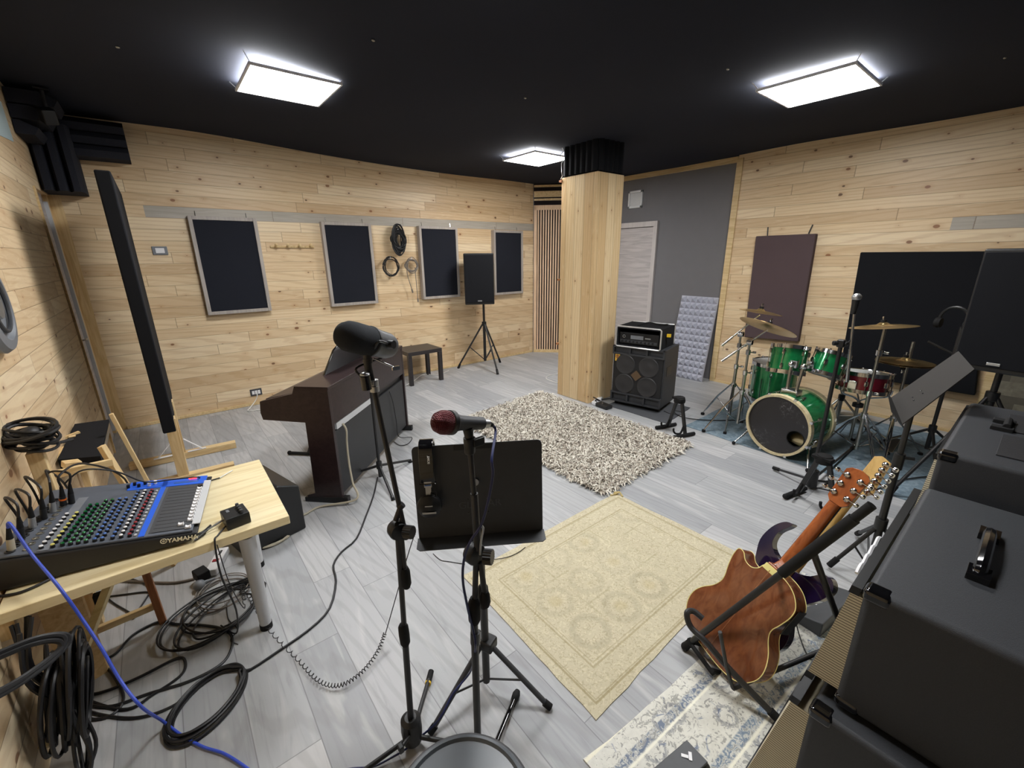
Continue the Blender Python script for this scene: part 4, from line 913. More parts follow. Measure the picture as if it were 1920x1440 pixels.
# ================================================================ LEFT SIDE
# corner foams at the ceiling
def trap(pts, zt, d, lab, rows, axis):
    t = thing('foam_block', lab, 'foam block', (pts[0], pts[2], zt)); return t
y1 = YA
a_, b_ = at(217,225,1,YA-.02), at(233,291,1,YA-.22)
t = thing('bass_trap', 'black wedge foam block under the ceiling, right of the corner pair on the back wall', 'acoustic foam', (-.2,5.5,2.7), 'black foam blocks in the upper left corner')
mb = MB()
for i in range(3): mb.prism([(YA,0),(YA-.22,0),(YA-.25,.05),(YA-.17,.10),(YA,.10)], (-.42,0,2.50+i*.10), (0,1,0), (0,0,1), (.43,0,0))
mk('foam', mb, M_['foamd'], t, flat=True)
t = thing('bass_trap', 'black upright ribbed foam block hung in the upper left corner above the door', 'acoustic foam', (-.45,5.5,2.3), 'black foam blocks in the upper left corner')
mb = MB()
for i in range(3): mb.prism([(0,YA-.0),(0,YA-.28),(.025,YA-.36),(.065,YA-.36),(.085,YA-.28),(.085,YA)], (XL+.005+i*.085,0,2.20), (1,0,0), (0,1,0), (0,0,.50))
mk('foam', mb, M_['foamd'], t, flat=True)
t = thing('bass_trap', 'black foam wedge strip running along the top of the left wall', 'acoustic foam', (-.5,5.1,2.6), 'black foam blocks in the upper left corner')
mb = MB()
for i in range(3): mb.prism([(XL+.005,0),(XL+.24-i*.07,0),(XL+.27-i*.07,.05),(XL+.18-i*.07,.09),(XL+.005,.09)], (0,4.90,2.82-i*.10-.09), (1,0,0), (0,0,1), (0,.36,0))
mk('foam', mb, M_['foamd'], t, flat=True)
# gadget on foam
t = thing('ceiling_speaker', 'small dark grey speaker box tucked in the upper left corner', 'speaker', (-.33,4.7,2.62))
mk('body', MB().box((-.40,4.86,2.66),(.08,.08,.10),Matrix.Rotation(.5,3,'X')@rotz(.4)), M_['blkp'], t, bev=.01)
mk('bracket', MB().cyl((-.40,4.89,2.68),(-.40,4.90,2.84),.012).box((-.40,4.90,2.835),(.08,.08,.01)), M_['blkm'], t)
# pale paper & disc on the left wall
P4 = [at(*q,0,XL+.004) for q in ((-30,175),(2,190),(26,266),(-28,240))]
single('paper_sheet', MB().prism([(p.y,p.z) for p in P4], (XL,0,0), (0,1,0), (0,0,1), (.004,0,0)), M_['paper'], 'pale blue-grey sheet fixed high on the left plank wall', 'paper')
pc_ = at(-20,600,0,XL+.02)
dc = V3((XL, 2.82, 1.47)); R = .20
t = thing('wall_disc', 'round dark grey dish hanging on the left plank wall, cut by the frame edge', 'wall disc', dc)
mk('dish', MB().lathe([(0,.0),(R,.0),(R+.005,.03),(R-.01,.05),(R-.05,.055),(R-.06,.04),(0,.035)], dc, (1,0,0), 48), M_['greyp'], t)
mk('inner_ring', MB().torus(dc+V3((.05,0,0)), (1,0,0), R-.09, .008, 32, 8), M_['dgrey'], t)
mk('center_plate', MB().lathe([(0,.036),(.06,.036),(.055,.05),(0,.055)], dc, (1,0,0), 24), M_['sil'], t)

# ---------------- standing acoustic screen
g0 = V3((-.165,3.88,0)); zt, zb = 2.19, .42
t = thing('acoustic_screen', 'tall black cloth screen standing edge-on on a wooden foot', 'acoustic screen', (-.14,4.4,0))
mk('padding', MB().bb((-.185,3.88,zb),(-.105,5.12,zt)), M_['black2'], t, bev=.01, seg=3)
for y in (3.93, 4.44):
    mk('post', MB().bb((-.165,y-.045,.04 if y > 4 else 0),(-.095,y+.045,zb+.1)), M_['pine'], t, bev=.003)
mk('foot_beam', MB().beam((-.47,4.44,.03),(.27,4.39,.03),.07,.055), M_['pinex'], t, bev=.003)
mk('foot_beam', MB().beam((-.47,3.93,.03),(.20,3.90,.03),.07,.055), M_['pinex'], t, bev=.003)
for s in (-1, 1):
    mk('bracket', MB().beam((-.13+s*.04,4.395,.18),(-.13+s*.15,4.385,.065),.02,.006).beam((-.13+s*.05,4.385,.062),(-.13+s*.18,4.385,.062),.025,.004), M_['white'], t)
# ---------------- floor monitor between desk and piano
def wedge(o, u, v, w, d, h):
    return MB().prism([(0,0),(d,0),(d,h*.35),(d*.35,h),(0,h*.85)], o, v, V3((0,0,1)), u*w)
t = thing('floor_monitor', 'black wedge-shaped stage monitor on the floor beside the desk', 'speaker', (.35,2.95,0))
o = fl(556,958); o = V3((.46,2.80,0)); 
mk('cabinet', wedge(V3((.44,2.66,0)), V3((-.25,.97,0)).normalized(), V3((-.97,-.25,0)).normalized()*1, .48, .36, .36), M_['blkp'], t, bev=.012)
mk('grille', MB().quad(V3((.30,2.66,.35)),V3((.20,3.08,.35)),V3((.07,3.04,.15)),V3((.17,2.62,.15))), M_['blackfab'], t)
# ---------------- digital piano
A0, B0 = V3((.715,2.80,0)), V3((1.672,3.742,0))          # back bottom edge on the floor, near and far end
pu = (B0-A0).normalized(); pn = V3((-pu.y, pu.x, 0)); PLn = (B0-A0).length   # pn points to the player side (left/back)
if pn.x > 0: pn = -pn
ph = .85
t = thing('digital_piano', 'dark brown digital piano seen from behind with a music rest', 'piano', A0+pu*PLn/2+pn*.15)
def Q(a, d, z): return A0+pu*a+pn*d+V3((0,0,z))
side = [(0,0),(.02,0),(.02,.0),(.24,0),(.24,.62),(.50,.62),(.52,.70),(.50,.755),(.26,.80),(.24,.85),(0,.85)]
side = [(0,.0),(.26,.0),(.26,.05),(.20,.07),(.19,.60),(.49,.61),(.50,.66),(.49,.74),(.25,.80),(.23,.85),(0,.85)]
for a in (0, PLn-.03):
    mk('side_panel', MB().prism(side, Q(a,0,0), pn, V3((0,0,1)), pu*.03), M_['piano'], t, bev=.003)
mk('top_board', MB().prism([(0,.83),(.235,.83),(.235,.852),(0,.852)], Q(.0,-.004,0), pn, V3((0,0,1)), pu*PLn), M_['piano'], t, bev=.003)
mk('upper_back', MB().prism([(0,.585),(.02,.585),(.02,.83),(0,.83)], Q(.03,.002,0), pn, V3((0,0,1)), pu*(PLn-.06)), M_['piano'], t)
mk('back_rail', MB().prism([(.004,.535),(.02,.535),(.02,.578),(.004,.578)], Q(.06,.0,0), pn, V3((0,0,1)), pu*.62), M_['lgrey'], t)
mk('lower_back', MB().prism([(.006,.06),(.02,.06),(.02,.528),(.006,.528)], Q(.04,.004,0), pn, V3((0,0,1)), pu*(PLn-.08)), M_['pianod'], t)
mk('rail_gap', MB().prism([(.03,.50),(.04,.50),(.04,.60),(.03,.60)], Q(.04,.0,0), pn, V3((0,0,1)), pu*(PLn-.08)), M_['blkp'], t)
mk('key_bed', MB().prism([(.16,.61),(.48,.61),(.48,.66),(.44,.72),(.16,.74)], Q(.03,0,0), pn, V3((0,0,1)), pu*(PLn-.06)), M_['piano'], t)
mk('key_lid', MB().prism([(.18,.765),(.45,.735),(.47,.75),(.25,.80)], Q(.03,0,0), pn, V3((0,0,1)), pu*(PLn-.06)), M_['piano'], t, bev=.004)
for a in (-.0, PLn-.03): mk('foot', MB().prism([(-.02,0),(.30,0),(.30,.035),(-.02,.05)], Q(a-.004,-.02,0), pn, V3((0,0,1)), pu*.04), M_['blkp'], t, bev=.004)
mr = [(0.0,0),(.10,.17),(.20,.215),(.62,.215),(.66,.17),(.68,0)]
mk('music_rest', MB().prism(mr, Q(.27,.17,.85), pu, (V3((0,0,1))*.96-pn*-.28*-1).normalized() if False else (V3((0,0,1))-pn*.25).normalized(), pn*.015), M_['shine'], t, bev=.003)
mk('pedal_box', MB().bb((0,0,0),(.001,.001,.001)), M_['blkp'], t) if False else None
single('piano_cable', MB().tube(smooth([Q(.13,-.0,.55),Q(.13,-.02,.50),Q(.13,-.012,.40),Q(.11,-.02,.25),Q(.07,-.05,.13),Q(.0,-.10,.04),fl(600,950,.01),fl(570,965,.01),fl(545,968,.01),fl(500,985,.01),fl(478,1010,.01)],8),.0075,8), M_['cabler'], 'beige cable hanging from the back of the piano down to the floor', 'cable')
single('piano_cable', MB().tube(smooth([Q(.95,-.004,.52),Q(1.0,-.006,.40),Q(1.03,-.008,.2),Q(1.05,-.01,.05),fl(772,820,.006),fl(765,832,.006),fl(750,835,.006),fl(739,828,.006)],8),.0035,6), M_['cable'], 'thin black lead dropping down the far end of the piano back', 'cable')
single('cable_coil', MB().tube(smooth([V3((.235+.115*cos(a*.55)*(1+.06*sin(a)),2.72+.13*sin(a*.55)*(1+.06*cos(a*1.7)),.008+.004*(a%3))) for a in range(46)],4),.006,6), M_['cabler'], 'beige coiled cable on the floor under the far corner of the desk', 'cable')
# bench behind the piano
bn = fl(548,852); t = thing('piano_bench', 'black bench partly hidden behind the piano', 'bench', (.62,3.35,0))
bc = Q(.96,.62,0); 
mk('seat', MB().prism([(-.20,-.13),(.20,-.13),(.20,.13),(-.20,.13)], bc+V3((0,0,.40)), pu, pn, V3((0,0,.06))), M_['black2'], t, bev=.01)
for sa in (-1,1):
    fb = bc+pu*sa*.27; mk('leg', MB().tube(smooth([bc+pu*sa*.10+V3((0,0,.40)), bc+pu*sa*.16+pn*.03+V3((0,0,.2)), fb+pn*.05+V3((0,0,.03))]), .013), M_['blkm'], t)
    mk('foot_bar', MB().cyl(fb-pn*.05+V3((0,0,.018)), fb+pn*.23+V3((0,0,.018)), .014).sphere(fb+pn*.23+V3((0,0,.02)),.019,n=10), M_['blkr'], t)

# ================================================================ DESK
DZ = .60
t = thing('desk', 'pale wood desk on a round grey leg carrying the mixing console', 'desk', (-.15,2.18,0))
mk('desk_top', MB().bb((XL+.01,1.835,DZ-.038),(.245,2.525,DZ)), M_['desk'], t, bev=.003)
lt, lf = fl(464,1010,DZ-.04), fl(500,1176,0)
mk('leg', MB().cyl(V3((lf.x,lf.y,.025)), V3((lt.x,lt.y+.03,DZ-.038)), .024, .031, 24), M_['lgrey'], t)
mk('leg_foot', MB().cyl(V3((lf.x,lf.y,0)), V3((lf.x,lf.y,.03)), .026, n=24), M_['blkr'], t)
mk('leg', MB().cyl(V3((.14,2.46,.025)), V3((.14,2.44,DZ-.038)), .024, .031, 24), M_['lgrey'], t)
mk('leg_foot', MB().cyl(V3((.14,2.46,0)), V3((.14,2.46,.03)), .026, n=24), M_['blkr'], t)
mk('wall_cleat', MB().bb((XL,1.84,DZ-.10),(XL+.04,2.52,DZ-.038)), M_['pine'], t)
# ---------------- mixing console
nr, fr_, nl = fl(372,996,.645), fl(360,893,.655), fl(0,1050,.72)
MU = (nl-nr).normalized()                # from fader end to jack end, rising
MV = (fr_-nr); MW = MV.length; MV = (MV - MU*MV.dot(MU)).normalized(); MN = MU.cross(MV); MN = MN if MN.z > 0 else -MN
ML = .56; MW = .52
def K(a, b, h=0): return nr+MU*a+MV*b+MN*h
t = thing('mixing_console', 'black and blue mixing console with rows of coloured knobs on the desk', 'mixing console', (nr.x-.25, nr.y+.25, DZ))
bot = DZ+.004
tp = [K(0,0),K(ML,0),K(ML,MW),K(0,MW)]
mb = MB(); vs = [V3((p.x,p.y,bot)) for p in tp]; low = [p-MN*.006 for p in tp]
vs[0] += MU*.03; vs[3] += MU*.03
mb.add(vs+low, [(3,2,1,0),(4,5,6,7),(0,1,5,4),(1,2,6,5),(2,3,7,6),(3,0,4,7)])
mk('body', mb, M_['blkp'], t, bev=.008, seg=3)
def plate(nm, a0, a1, b0, b1, h0, h1, mat, bev=0, par=None): return mk(nm, MB().prism([(a0,b0),(a1,b0),(a1,b1),(a0,b1)], K(0,0,h0), MU, MV, MN*(h1-h0)), M_[mat], par or t, bev=bev)
tp_ = plate('top_panel', .02, ML-.005, .012, MW-.012, -.006, .002, 'mixgrey', .002)
plate('fader_panel', .03, .155, .03, MW-.10, .002, .0035, 'dgrey')
plate('blue_band', .165, .183, .015, MW-.03, .002, .0042, 'blue')
plate('blue_panel', .02, .30, MW-.095, MW-.015, .002, .0042, 'blue')
plate('arm_rest', .0, .028, .055, MW-.07, .0, .006, 'lgrey', .003)
for i, (a, m) in enumerate(((.425,'mixgrey'),)): pass
plate('grey_strip', .415, .445, .015, MW-.12, .002, .0042, 'greyp')
rows = 14; sp_ = (MW-.16)/(rows-1)
specs = [(.208,'red',0),(.232,'white',0),(.255,'bluecap',0),(.283,'bluecap',2),(.303,'bluecap',2),(.326,'green',2),(.346,'green',2),(.366,'green',3),(.386,'green',3),(.455-.045,'yel',5),(.478-.04,'white',5)]
knob_me = {}
def knob_at(a, b, cap):
    if cap not in knob_me:
        mb = MB(); mb.lathe([(0,0),(.0068,0),(.0058,.011),(0,.011)], (0,0,0), MN, 10)
        k_ = mk('knob', mb, M_['kn'], t); 
        me = k_.data; me.materials.append(M_[cap]); 
        cb_ = MB(); base = len(me.vertices)
        bpy.data.objects.remove(k_)
        full = MB(); full.lathe([(0,0),(.0068,0),(.0058,.011),(0,.011)], (0,0,0), MN, 10); nf = len(full.F); full.lathe([(.0058,.011),(.0052,.0135),(0,.014)], (0,0,0), MN, 10)
        me = bpy.data.meshes.new('knob'); me.from_pydata([tuple(v) for v in full.V], [], full.F); me.materials.append(M_['kn']); me.materials.append(M_[cap])
        for i, p in enumerate(me.polygons): p.material_index = 1 if i >= nf else 0
        me.polygons.foreach_set('use_smooth', [True]*len(me.polygons)); knob_me[cap] = me
    o = bpy.data.objects.new('knob', knob_me[cap]); C.objects.link(o); o.parent = t; o.location = K(a,b,.002)-ORG[t.name]; return o
count = 0; rest = {}
for a, cap, skip in specs:
    for i in range(rows-skip):
        b = .03+i*sp_
        if count < 96: knob_at(a, b, cap); count += 1
        else: rest.setdefault(cap, []).append((a, b))
mb = MB(); nfs = []
for cap, l in rest.items():
    for a, b in l: mb.lathe([(0,0),(.0068,0),(.0058,.011),(0,.011)], K(a,b,.002), MN, 10)
ro = mk('knob', mb, M_['kn'], t); ro['kind'] = 'stuff'
for cap, l in rest.items():
    mb = MB()
    for a, b in l: mb.lathe([(.0059,.0108),(.0052,.0136),(0,.014)], K(a,b,.002), MN, 10)
    cc = mk('knob_cap', mb, M_[cap], ro); cc['kind'] = 'stuff'
for i in range(rows):
    b = .03+i*sp_
    mk('mute_button', MB().box(K(.192,b,.005),(.008,.012,.006), Matrix((MU,MV,MN)).transposed()), M_['lgrey'], t, bev=.002)
    a = .062 if i == 1 else .036
    mk('fader_slot', MB().box(K(.095,b,.0036),(.10,.0022,.0006), Matrix((MU,MV,MN)).transposed()), M_['kn'], t)
    mk('fader_cap', MB().prism([(-.010,0),(.010,0),(.008,.011),(.003,.007),(-.003,.007),(-.008,.011)], K(a,b-.006,.004), MU, MN, MV*.015), M_['white'] if i < rows-1 else M_['blkp'], t, bev=.001)
for i in range(6): mk('small_knob', MB().cyl(K(.21+i*.018,MW-.05-(i%2)*.02,.004),K(.21+i*.018,MW-.05-(i%2)*.02,.018),.006,n=10), M_['kn' if i > 1 else 'white'], t)
mk('power_light', MB().box(K(.075,MW-.035,.006),(.03,.004,.003), Matrix((MU,MV,MN)).transposed()), M_['redlamp'], t)
mk('top_insert', MB().prism([(.05,0),(.14,0),(.14,.012),(.05,.012)], K(0,MW-.075,.0043), MU, MV, MN*.001), M_['bluecap'], t)
for i in range(12):      # socket rows near the jack end
    b = .04+i*.033
    mk('jack_socket', MB().lathe([(0,0),(.010,0),(.010,.003),(.006,.004),(.005,.001),(0,.001)], K(.475,b,.002), MN, 16), M_['steel'], t)
    mk('jack_socket', MB().lathe([(0,0),(.013,0),(.013,.003),(.009,.004),(.008,.001),(0,.001)], K(.515,b,.002), MN, 16), M_['kn'], t)
# lettering on the near side
lz = nr - V3((0,0,.022))+MU*.095-MV*.006; 
fu = -MU; fv = (MN*1.0-MV*.45).normalized()
fv = (V3((0,0,1)) - fu*fu.z).normalized(); lz = K(.095,-.0015,-.027)
mk('lettering', text_mb('YAMAHA', .0225, lz-MV*.002, fu, fv, .0008, .0006), plain('cream_print', (236,230,206), .5), t)
em = K(.106,-.003,-.019)
mk('emblem', MB().torus(em, -MV, .0095, .0012, 20, 6).beam(em-fv*.008, em+fv*.008,.0012,.0012).beam(em-fv*.004-fu*.007, em+fv*.004+fu*.007,.0012,.0012).beam(em+fv*.004-fu*.007, em-fv*.004+fu*.007,.0012,.0012), plain('cream_emblem', (236,230,206), .5), t)
# plugs and cables at the jack end
plugs = []
for i, (a, b, h) in enumerate(((.515,.05,.10),(.515,.12,.12),(.51,.19,.12),(.50,.25,.13),(.49,.30,.12),(.475,.345,.09),(.455,.36,.08))):
    pt = thing('audio_plug', ['cream-sleeved plug nearest the camera in the mixing console','black audio plug standing in the jack row of the console','silver audio plug standing among the black plugs of the console','black audio plug midway along the console jack row','silver-sleeved plug toward the far end of the jack row','black plug with orange ring near the far jack row','black plug beside the one with the orange ring'][i], 'plug', K(a,b,.004))
    mk('sleeve', MB().cyl(K(a,b,.004),K(a,b,.045),.0105,.0095), M_['sil' if i in (2,4) else 'cabler' if i == 0 else 'blkp'], pt)
    mk('boot', MB().cyl(K(a,b,.045),K(a,b,.085),.009,.005), M_['blkr'], pt)
    if i == 5: mk('ring', MB().cyl(K(a,b,.028),K(a,b,.034),.0115), plain('orange_ring', (230,110,30), .5), pt)
    e = K(a,b,.085)
    if i == 0: continue
    ends = [(-.50,2.1,.75),(-.56,2.2,.72),(-.56,2.3,.70),(-.56,2.45,.72),(-.50,2.62,.66),(-.30,2.56,.66),(-.56,2.60,.62)]
    q = V3(ends[i]); cb = (e+q)/2+V3((-.02,.02,.09))
    single('audio_cable', MB().tube(smooth([e, e+MN*.05, cb, q, q-V3((.0,-.02,.25))],6), .0042, 6), M_['cable'], 'black cable arching from the %s console plug toward the left wall' % ['','second','third','fourth','fifth','sixth','seventh'][i], 'cable')
q0 = K(.515,.05,.085)
# headphone cable lying over the desk
single('headphone_cable', MB().tube(smooth([K(.47,.36,.09),K(.42,.39,.13),K(.33,.42,.10),K(.24,.44,.03),K(.15,.46,.02),K(.05,.47,.015),fl(365,905,DZ+.012),fl(390,902,DZ+.006),fl(412,896,DZ+.006)]),.0035,6), M_['cable'], 'thin black cord lying across the far side of the console onto the desk', 'cord')
single('jack_adapter', MB().cyl(fl(412,896,DZ+.006), fl(436,882,DZ+.006), .003, .002), M_['sil'], 'short bare jack lying on the pale desk top', 'jack')
single('desk_cable', MB().tube(smooth([fl(-20,1120,DZ+.006),fl(40,1110,DZ+.006),fl(110,1078,DZ+.006),fl(170,1050,DZ+.006),fl(245,1018,DZ+.006),fl(330,1010,DZ+.006),fl(375,1000,DZ+.006),fl(395,985,DZ+.006)]),.0045,6), M_['cable'], 'black cable running along the front of the desk under the console', 'cable')
# small headphone amplifier
bx = fl(446,985,DZ); t = thing('headphone_amplifier', 'small black box with four knobs on the desk edge', 'amplifier', (bx.x,bx.y,DZ))
rb_ = rotz(.12); c_ = V3((bx.x,bx.y+.03,DZ+.026))
mk('case', MB().box(c_, (.085,.095,.05), rb_), M_['kn'], t, bev=.003)
for i in range(4): mk('knob', MB().cyl(c_+rb_@V3((.018,-.034+i*.021,.025)), c_+rb_@V3((.018,-.034+i*.021,.04)), .0065, n=12), M_['dgrey'], t)
mk('led', MB().box(c_+rb_@V3((-.02,.02,.026)),(.01,.02,.002),rb_), M_['greyp'], t)
mk('plug', MB().cyl(c_+rb_@V3((-.042,.01,.0)), c_+rb_@V3((-.10,.0,-.012)), .004), M_['sil'], t)
single('amp_cable', MB().tube(smooth([c_+rb_@V3((-.10,.0,-.012)), c_+rb_@V3((-.15,-.03,-.02)), fl(385,1000,DZ+.006)]),.004,6), M_['cable'], 'black lead plugged into the small knob box on the desk', 'cable')
dn0 = c_+rb_@V3((-.045,-.03,-.01))
# cords from the box down over the edge to the floor
single('amp_cable', MB().tube(smooth([dn0, dn0+V3((-.03,-.04,-.005)), V3((dn0.x-.045,1.822,DZ-.0)), V3((dn0.x-.05,1.815,DZ-.15)), V3((dn0.x-.03,1.85,.25)), V3((dn0.x-.05,1.98,.03)), V3((dn0.x-.1,2.1,.012))]),.0035,6), M_['cable'], 'black cord falling over the desk edge from the small knob box', 'cable')
sx = [(dn0.x-.04,1.82,DZ-.01),(dn0.x-.03,1.815,DZ-.2),(dn0.x+.0,1.90,.2),fl(455,1100,.03),fl(470,1125,.02),fl(505,1182,.014),fl(560,1240,.012),fl(600,1280,.012),fl(640,1287,.012),fl(680,1262,.012),fl(708,1225,.02),fl(722,1190,.05)]
path = smooth([V3(q) for q in sx], 40); hel = []; ang = 0
for i, p_ in enumerate(path):
    tdir = (path[min(i+1,len(path)-1)]-path[max(i-1,0)]).normalized(); a_ = tdir.cross(V3((0,0,1))); a_ = a_.normalized() if a_.length > .01 else V3((1,0,0)); b_ = tdir.cross(a_)
    ang += 1.05; k_ = .0075 if i > 90 else 0.0
    hel.append(p_ + (a_*cos(ang)+b_*sin(ang))*k_ + V3((0,0,k_)))
single('curly_cord', MB().tube(hel, .0020, 5), M_['cable'], 'black coiled spring cord on the floor between the desk leg and the microphone stand', 'cord')
up_ = [V3(sx[-1]), fl(725,1180,.12), nearest(V3((.50,1.50,0)),745,1110), nearest(V3((.52,1.45,0)),765,1040), nearest(V3((.60,1.35,0)),778,1000)]
single('headphone_cable', MB().tube(smooth(up_), .0022, 6), M_['cable'], 'thin straight cord rising from the curly cord to the music stand', 'cord')

# ---------------- rack of wood battens with black box beside the left wall
t = thing('wooden_rack', 'rough pine batten rack by the left wall behind the desk', 'rack', (-.45,3.1,0))
def bt_(n, p, q, w, h, m='pine'): return mk(n, MB().beam(p, q, w, h), M_[m], t, bev=.002)
y_ = 3.2
L1t, L1b = at(208,776,1,3.35), V3((-.24,3.3,0))
L2t, L2b = at(190,836,1,2.85), V3((-.23,2.78,0))
bt_('leg', L1t, (L1b.x,L1b.y,0), .032, .02); bt_('leg', L2t, (L2b.x,L2b.y,0), .035, .022)
bt_('rail', at(0,912,1,2.75), at(212,866,1,2.80), .022, .035, 'pinex')
bt_('rail', at(60,848,1,3.4), at(150,812,1,3.5), .02, .03, 'pinex')
bt_('support_block', at(60,908,1,2.78), at(92,898,1,2.80), .05, .03, 'pinex'); bt_('support_block', at(118,872,1,2.85), at(150,868,1,2.87), .06, .03, 'pinex')
bt_('rear_leg', (XL+.03,2.75,0), (XL+.03,2.75,.66), .03, .03); bt_('rear_leg', (XL+.03,3.45,0), (XL+.03,3.45,.66), .03, .03)
bt_('slanted_board', at(40,905,1,2.85), at(88,843,1,3.25), .05, .03, 'piney'); bt_('cross_bar', at(70,905,1,2.9), at(118,840,1,3.3), .03, .02, 'piney')
bxp = [at(90,868,1,2.90), at(188,855,1,2.90), at(204,786,1,3.38), at(122,797,1,3.38)]
bz = max(p.z for p in bxp[:2]); z_ = .655
pts = [fl(87,866,z_), fl(188,855,z_), fl(204,786,z_), fl(121,798,z_)]
pts = [V3((max(p.x, XL+.012), p.y, z_)) for p in pts]
t2 = thing('set_top_box', 'flat black box lying on the pine batten rack by the left wall', 'box', sum((p for p in pts), V3())/4-V3((0,0,.05)))
mk('case', MB().add([p for p in pts]+[p-V3((0,0,.055)) for p in pts], [(0,1,2,3),(7,6,5,4),(0,4,5,1),(1,5,6,2),(2,6,7,3),(3,7,4,0)]), M_['black2'], t2, bev=.003)
mk('front_strip', MB().add([pts[1]+V3((.002,.05,-.01)), pts[2]+V3((.002,-.03,-.01)), pts[2]+V3((.002,-.03,-.045)), pts[1]+V3((.002,.05,-.045))], [(0,1,2,3)]), M_['steel'], t2)
cc_ = at(58,818,0,XL+.07); t = thing('cable_bundle', 'wound black cable bundle sitting on a post by the left wall', 'cable', cc_)
rnd = random.Random(4); mb = MB()
for i in range(13):
    ax_ = V3((rnd.uniform(-.3,.3),rnd.uniform(-.3,.3),1)).normalized(); mb.torus(cc_+V3((0,rnd.uniform(-.02,.02),rnd.uniform(-.045,.045))), ax_, rnd.uniform(.045,.075), .006, 24, 6, rnd.uniform(1.2,1.7))
mk('loops', mb.sphere(cc_, .04, (1,1.6,1)), M_['cable'], t)
mk('loose_end', MB().tube(smooth([cc_+V3((.03,-.03,-.03)), cc_+V3((.06,.02,-.055)), cc_+V3((.10,.08,-.07))]),.007,6), M_['cable'], t)
single('wooden_post', MB().beam(V3((cc_.x,cc_.y-.02,0)), V3((cc_.x,cc_.y-.02,cc_.z-.06)), .05, .05), M_['pine'], 'rough pine post under the wound black cable bundle', 'post', bev=.003)
# ================================================================ UNDER THE DESK
t = thing('wooden_trestle', 'reddish and pale wooden frame standing under the desk', 'trestle', (-.3,2.35,0))
a, b = fl(306,1166), fl(272,1082,.27)
mk('leg', MB().beam(V3((a.x,a.y,0)), V3((b.x-.0,b.y,.55)), .028, .028), M_['redwood'], t, bev=.002)
mk('rail', MB().beam(V3((XL+.03,2.30,.10)), V3((a.x,a.y+.005,.10)), .022, .03), M_['pinex'], t, bev=.002)
mk('rear_leg', MB().beam(V3((XL+.04,2.30,0)), V3((XL+.07,2.33,.52)), .035, .035), M_['redwood'], t, bev=.002)
mk('brace', MB().beam(V3((XL+.02,1.75,.12)), V3((-.30,2.38,.5)), .03, .02), M_['desk'], t, bev=.002)
t = thing('leaning_board', 'short pine board standing against the left wall under the desk', 'board', (-.5,2.2,0))
mk('board', MB().add([V3((XL+.02,2.10,0)),V3((XL+.13,2.14,0)),V3((XL+.13,2.14,.46)),V3((XL+.02,2.10,.40)),V3((XL+.02,2.13,0)),V3((XL+.13,2.17,0)),V3((XL+.13,2.17,.46)),V3((XL+.02,2.13,.40))],[(0,1,2,3),(7,6,5,4),(0,4,5,1),(1,5,6,2),(2,6,7,3),(3,7,4,0)]), M_['piney'], t)
# power strip, adapter
a, b = fl(408,1050,.03), fl(385,1090,.03)
t = thing('power_strip', 'white power strip with a red switch on the floor under the desk', 'power strip', (a.x,a.y,0))
d_ = (V3((a.x,a.y,0))-V3((b.x,b.y,0))).normalized(); m_ = Matrix((V3((-d_.y,d_.x,0)), d_, V3((0,0,1)))).transposed()
mk('body', MB().box((a.x,a.y,.022),(.055,.20,.04),m_), M_['white'], t, bev=.006)
mk('switch', MB().box(V3((a.x,a.y,.043))-d_*.02,(.03,.02,.006),m_), M_['red'], t)
mk('socket', MB().box(V3((a.x,a.y,.0425))+d_*.05,(.012,.04,.002),m_), M_['blkp'], t)
p_ = fl(378,1078,.04)
single('power_adapter', MB().box((p_.x,p_.y,.045),(.06,.075,.05),rotz(.3)), M_['blkr'], 'square black power adapter plugged beside the white power strip', 'power adapter', bev=.006)
p_ = fl(374,1098,.02)
single('power_plug', MB().sphere((p_.x,p_.y,.025),.028,(1,1.2,.85),14).cyl((p_.x,p_.y,.025),(p_.x+.07,p_.y+.01,.02),.014,.006), M_['greyp'], 'rounded grey plug on the floor under the black adapter', 'plug')
def cable(pts, r, mat, lab, z=None, k=8, name='floor_cable', group=None):
    P = [fl(px, py, (z if z is not None else r+.001)) if len(q) == 2 else fl(px, py, q[2]) for q in pts for px, py in [q[:2]]]
    return single(name, MB().tube(smooth(P, k), r, 6), M_[mat], lab, 'cable', group)
def loops(pts_c, n, rx, ry, r, mat, lab, ang=0, seed=0, jit=.12, name='cable_coil', lift=.004, tail=None, top=False):
    rnd = random.Random(seed); cx, cy = pts_c; pts = []
    for i in range(n):
        kx, ky = rx*(1+rnd.uniform(-jit,jit)), ry*(1+rnd.uniform(-jit,jit)); ox, oy = rnd.uniform(-jit,jit)*rx, rnd.uniform(-jit,jit)*ry
        for j in range(16):
            a = 2*pi*j/16; x, y = kx*cos(a)+ox*sin(a/2), ky*sin(a)+oy*sin(a/2)
            pts.append(V3((cx+x*cos(ang)-y*sin(ang), cy+x*sin(ang)+y*cos(ang), r+.001+lift*(i+rnd.uniform(0,.8)))))
    if tail: pts += [fl(px, py, r+.001) for px, py in tail]
    return single(name, MB().tube(smooth(pts, 3), r, 6), M_[mat], lab, 'cable')
loops((-.155,1.71), 6, .142, .098, .0055, 'cable', 'neat thick black cable coil on the floor in the lower left foreground', ang=radians(42), seed=2, jit=.08, tail=[(470,1255),(520,1222),(580,1180),(618,1140),(630,1090),(625,1060),(640,1035),(668,1010),(685,970),(700,930),(708,895)])
loops((-.06,2.20), 7, .16, .13, .0045, 'cable', 'loose black cable loops piled beside the grey desk leg', ang=.6, seed=5, jit=.35, tail=[(450,1110),(470,1080)])
loops((-.05,2.35), 4, .12, .10, .003, 'cableg', 'thin dark grey cable loops heaped at the power strip', ang=1.6, seed=8, jit=.35)
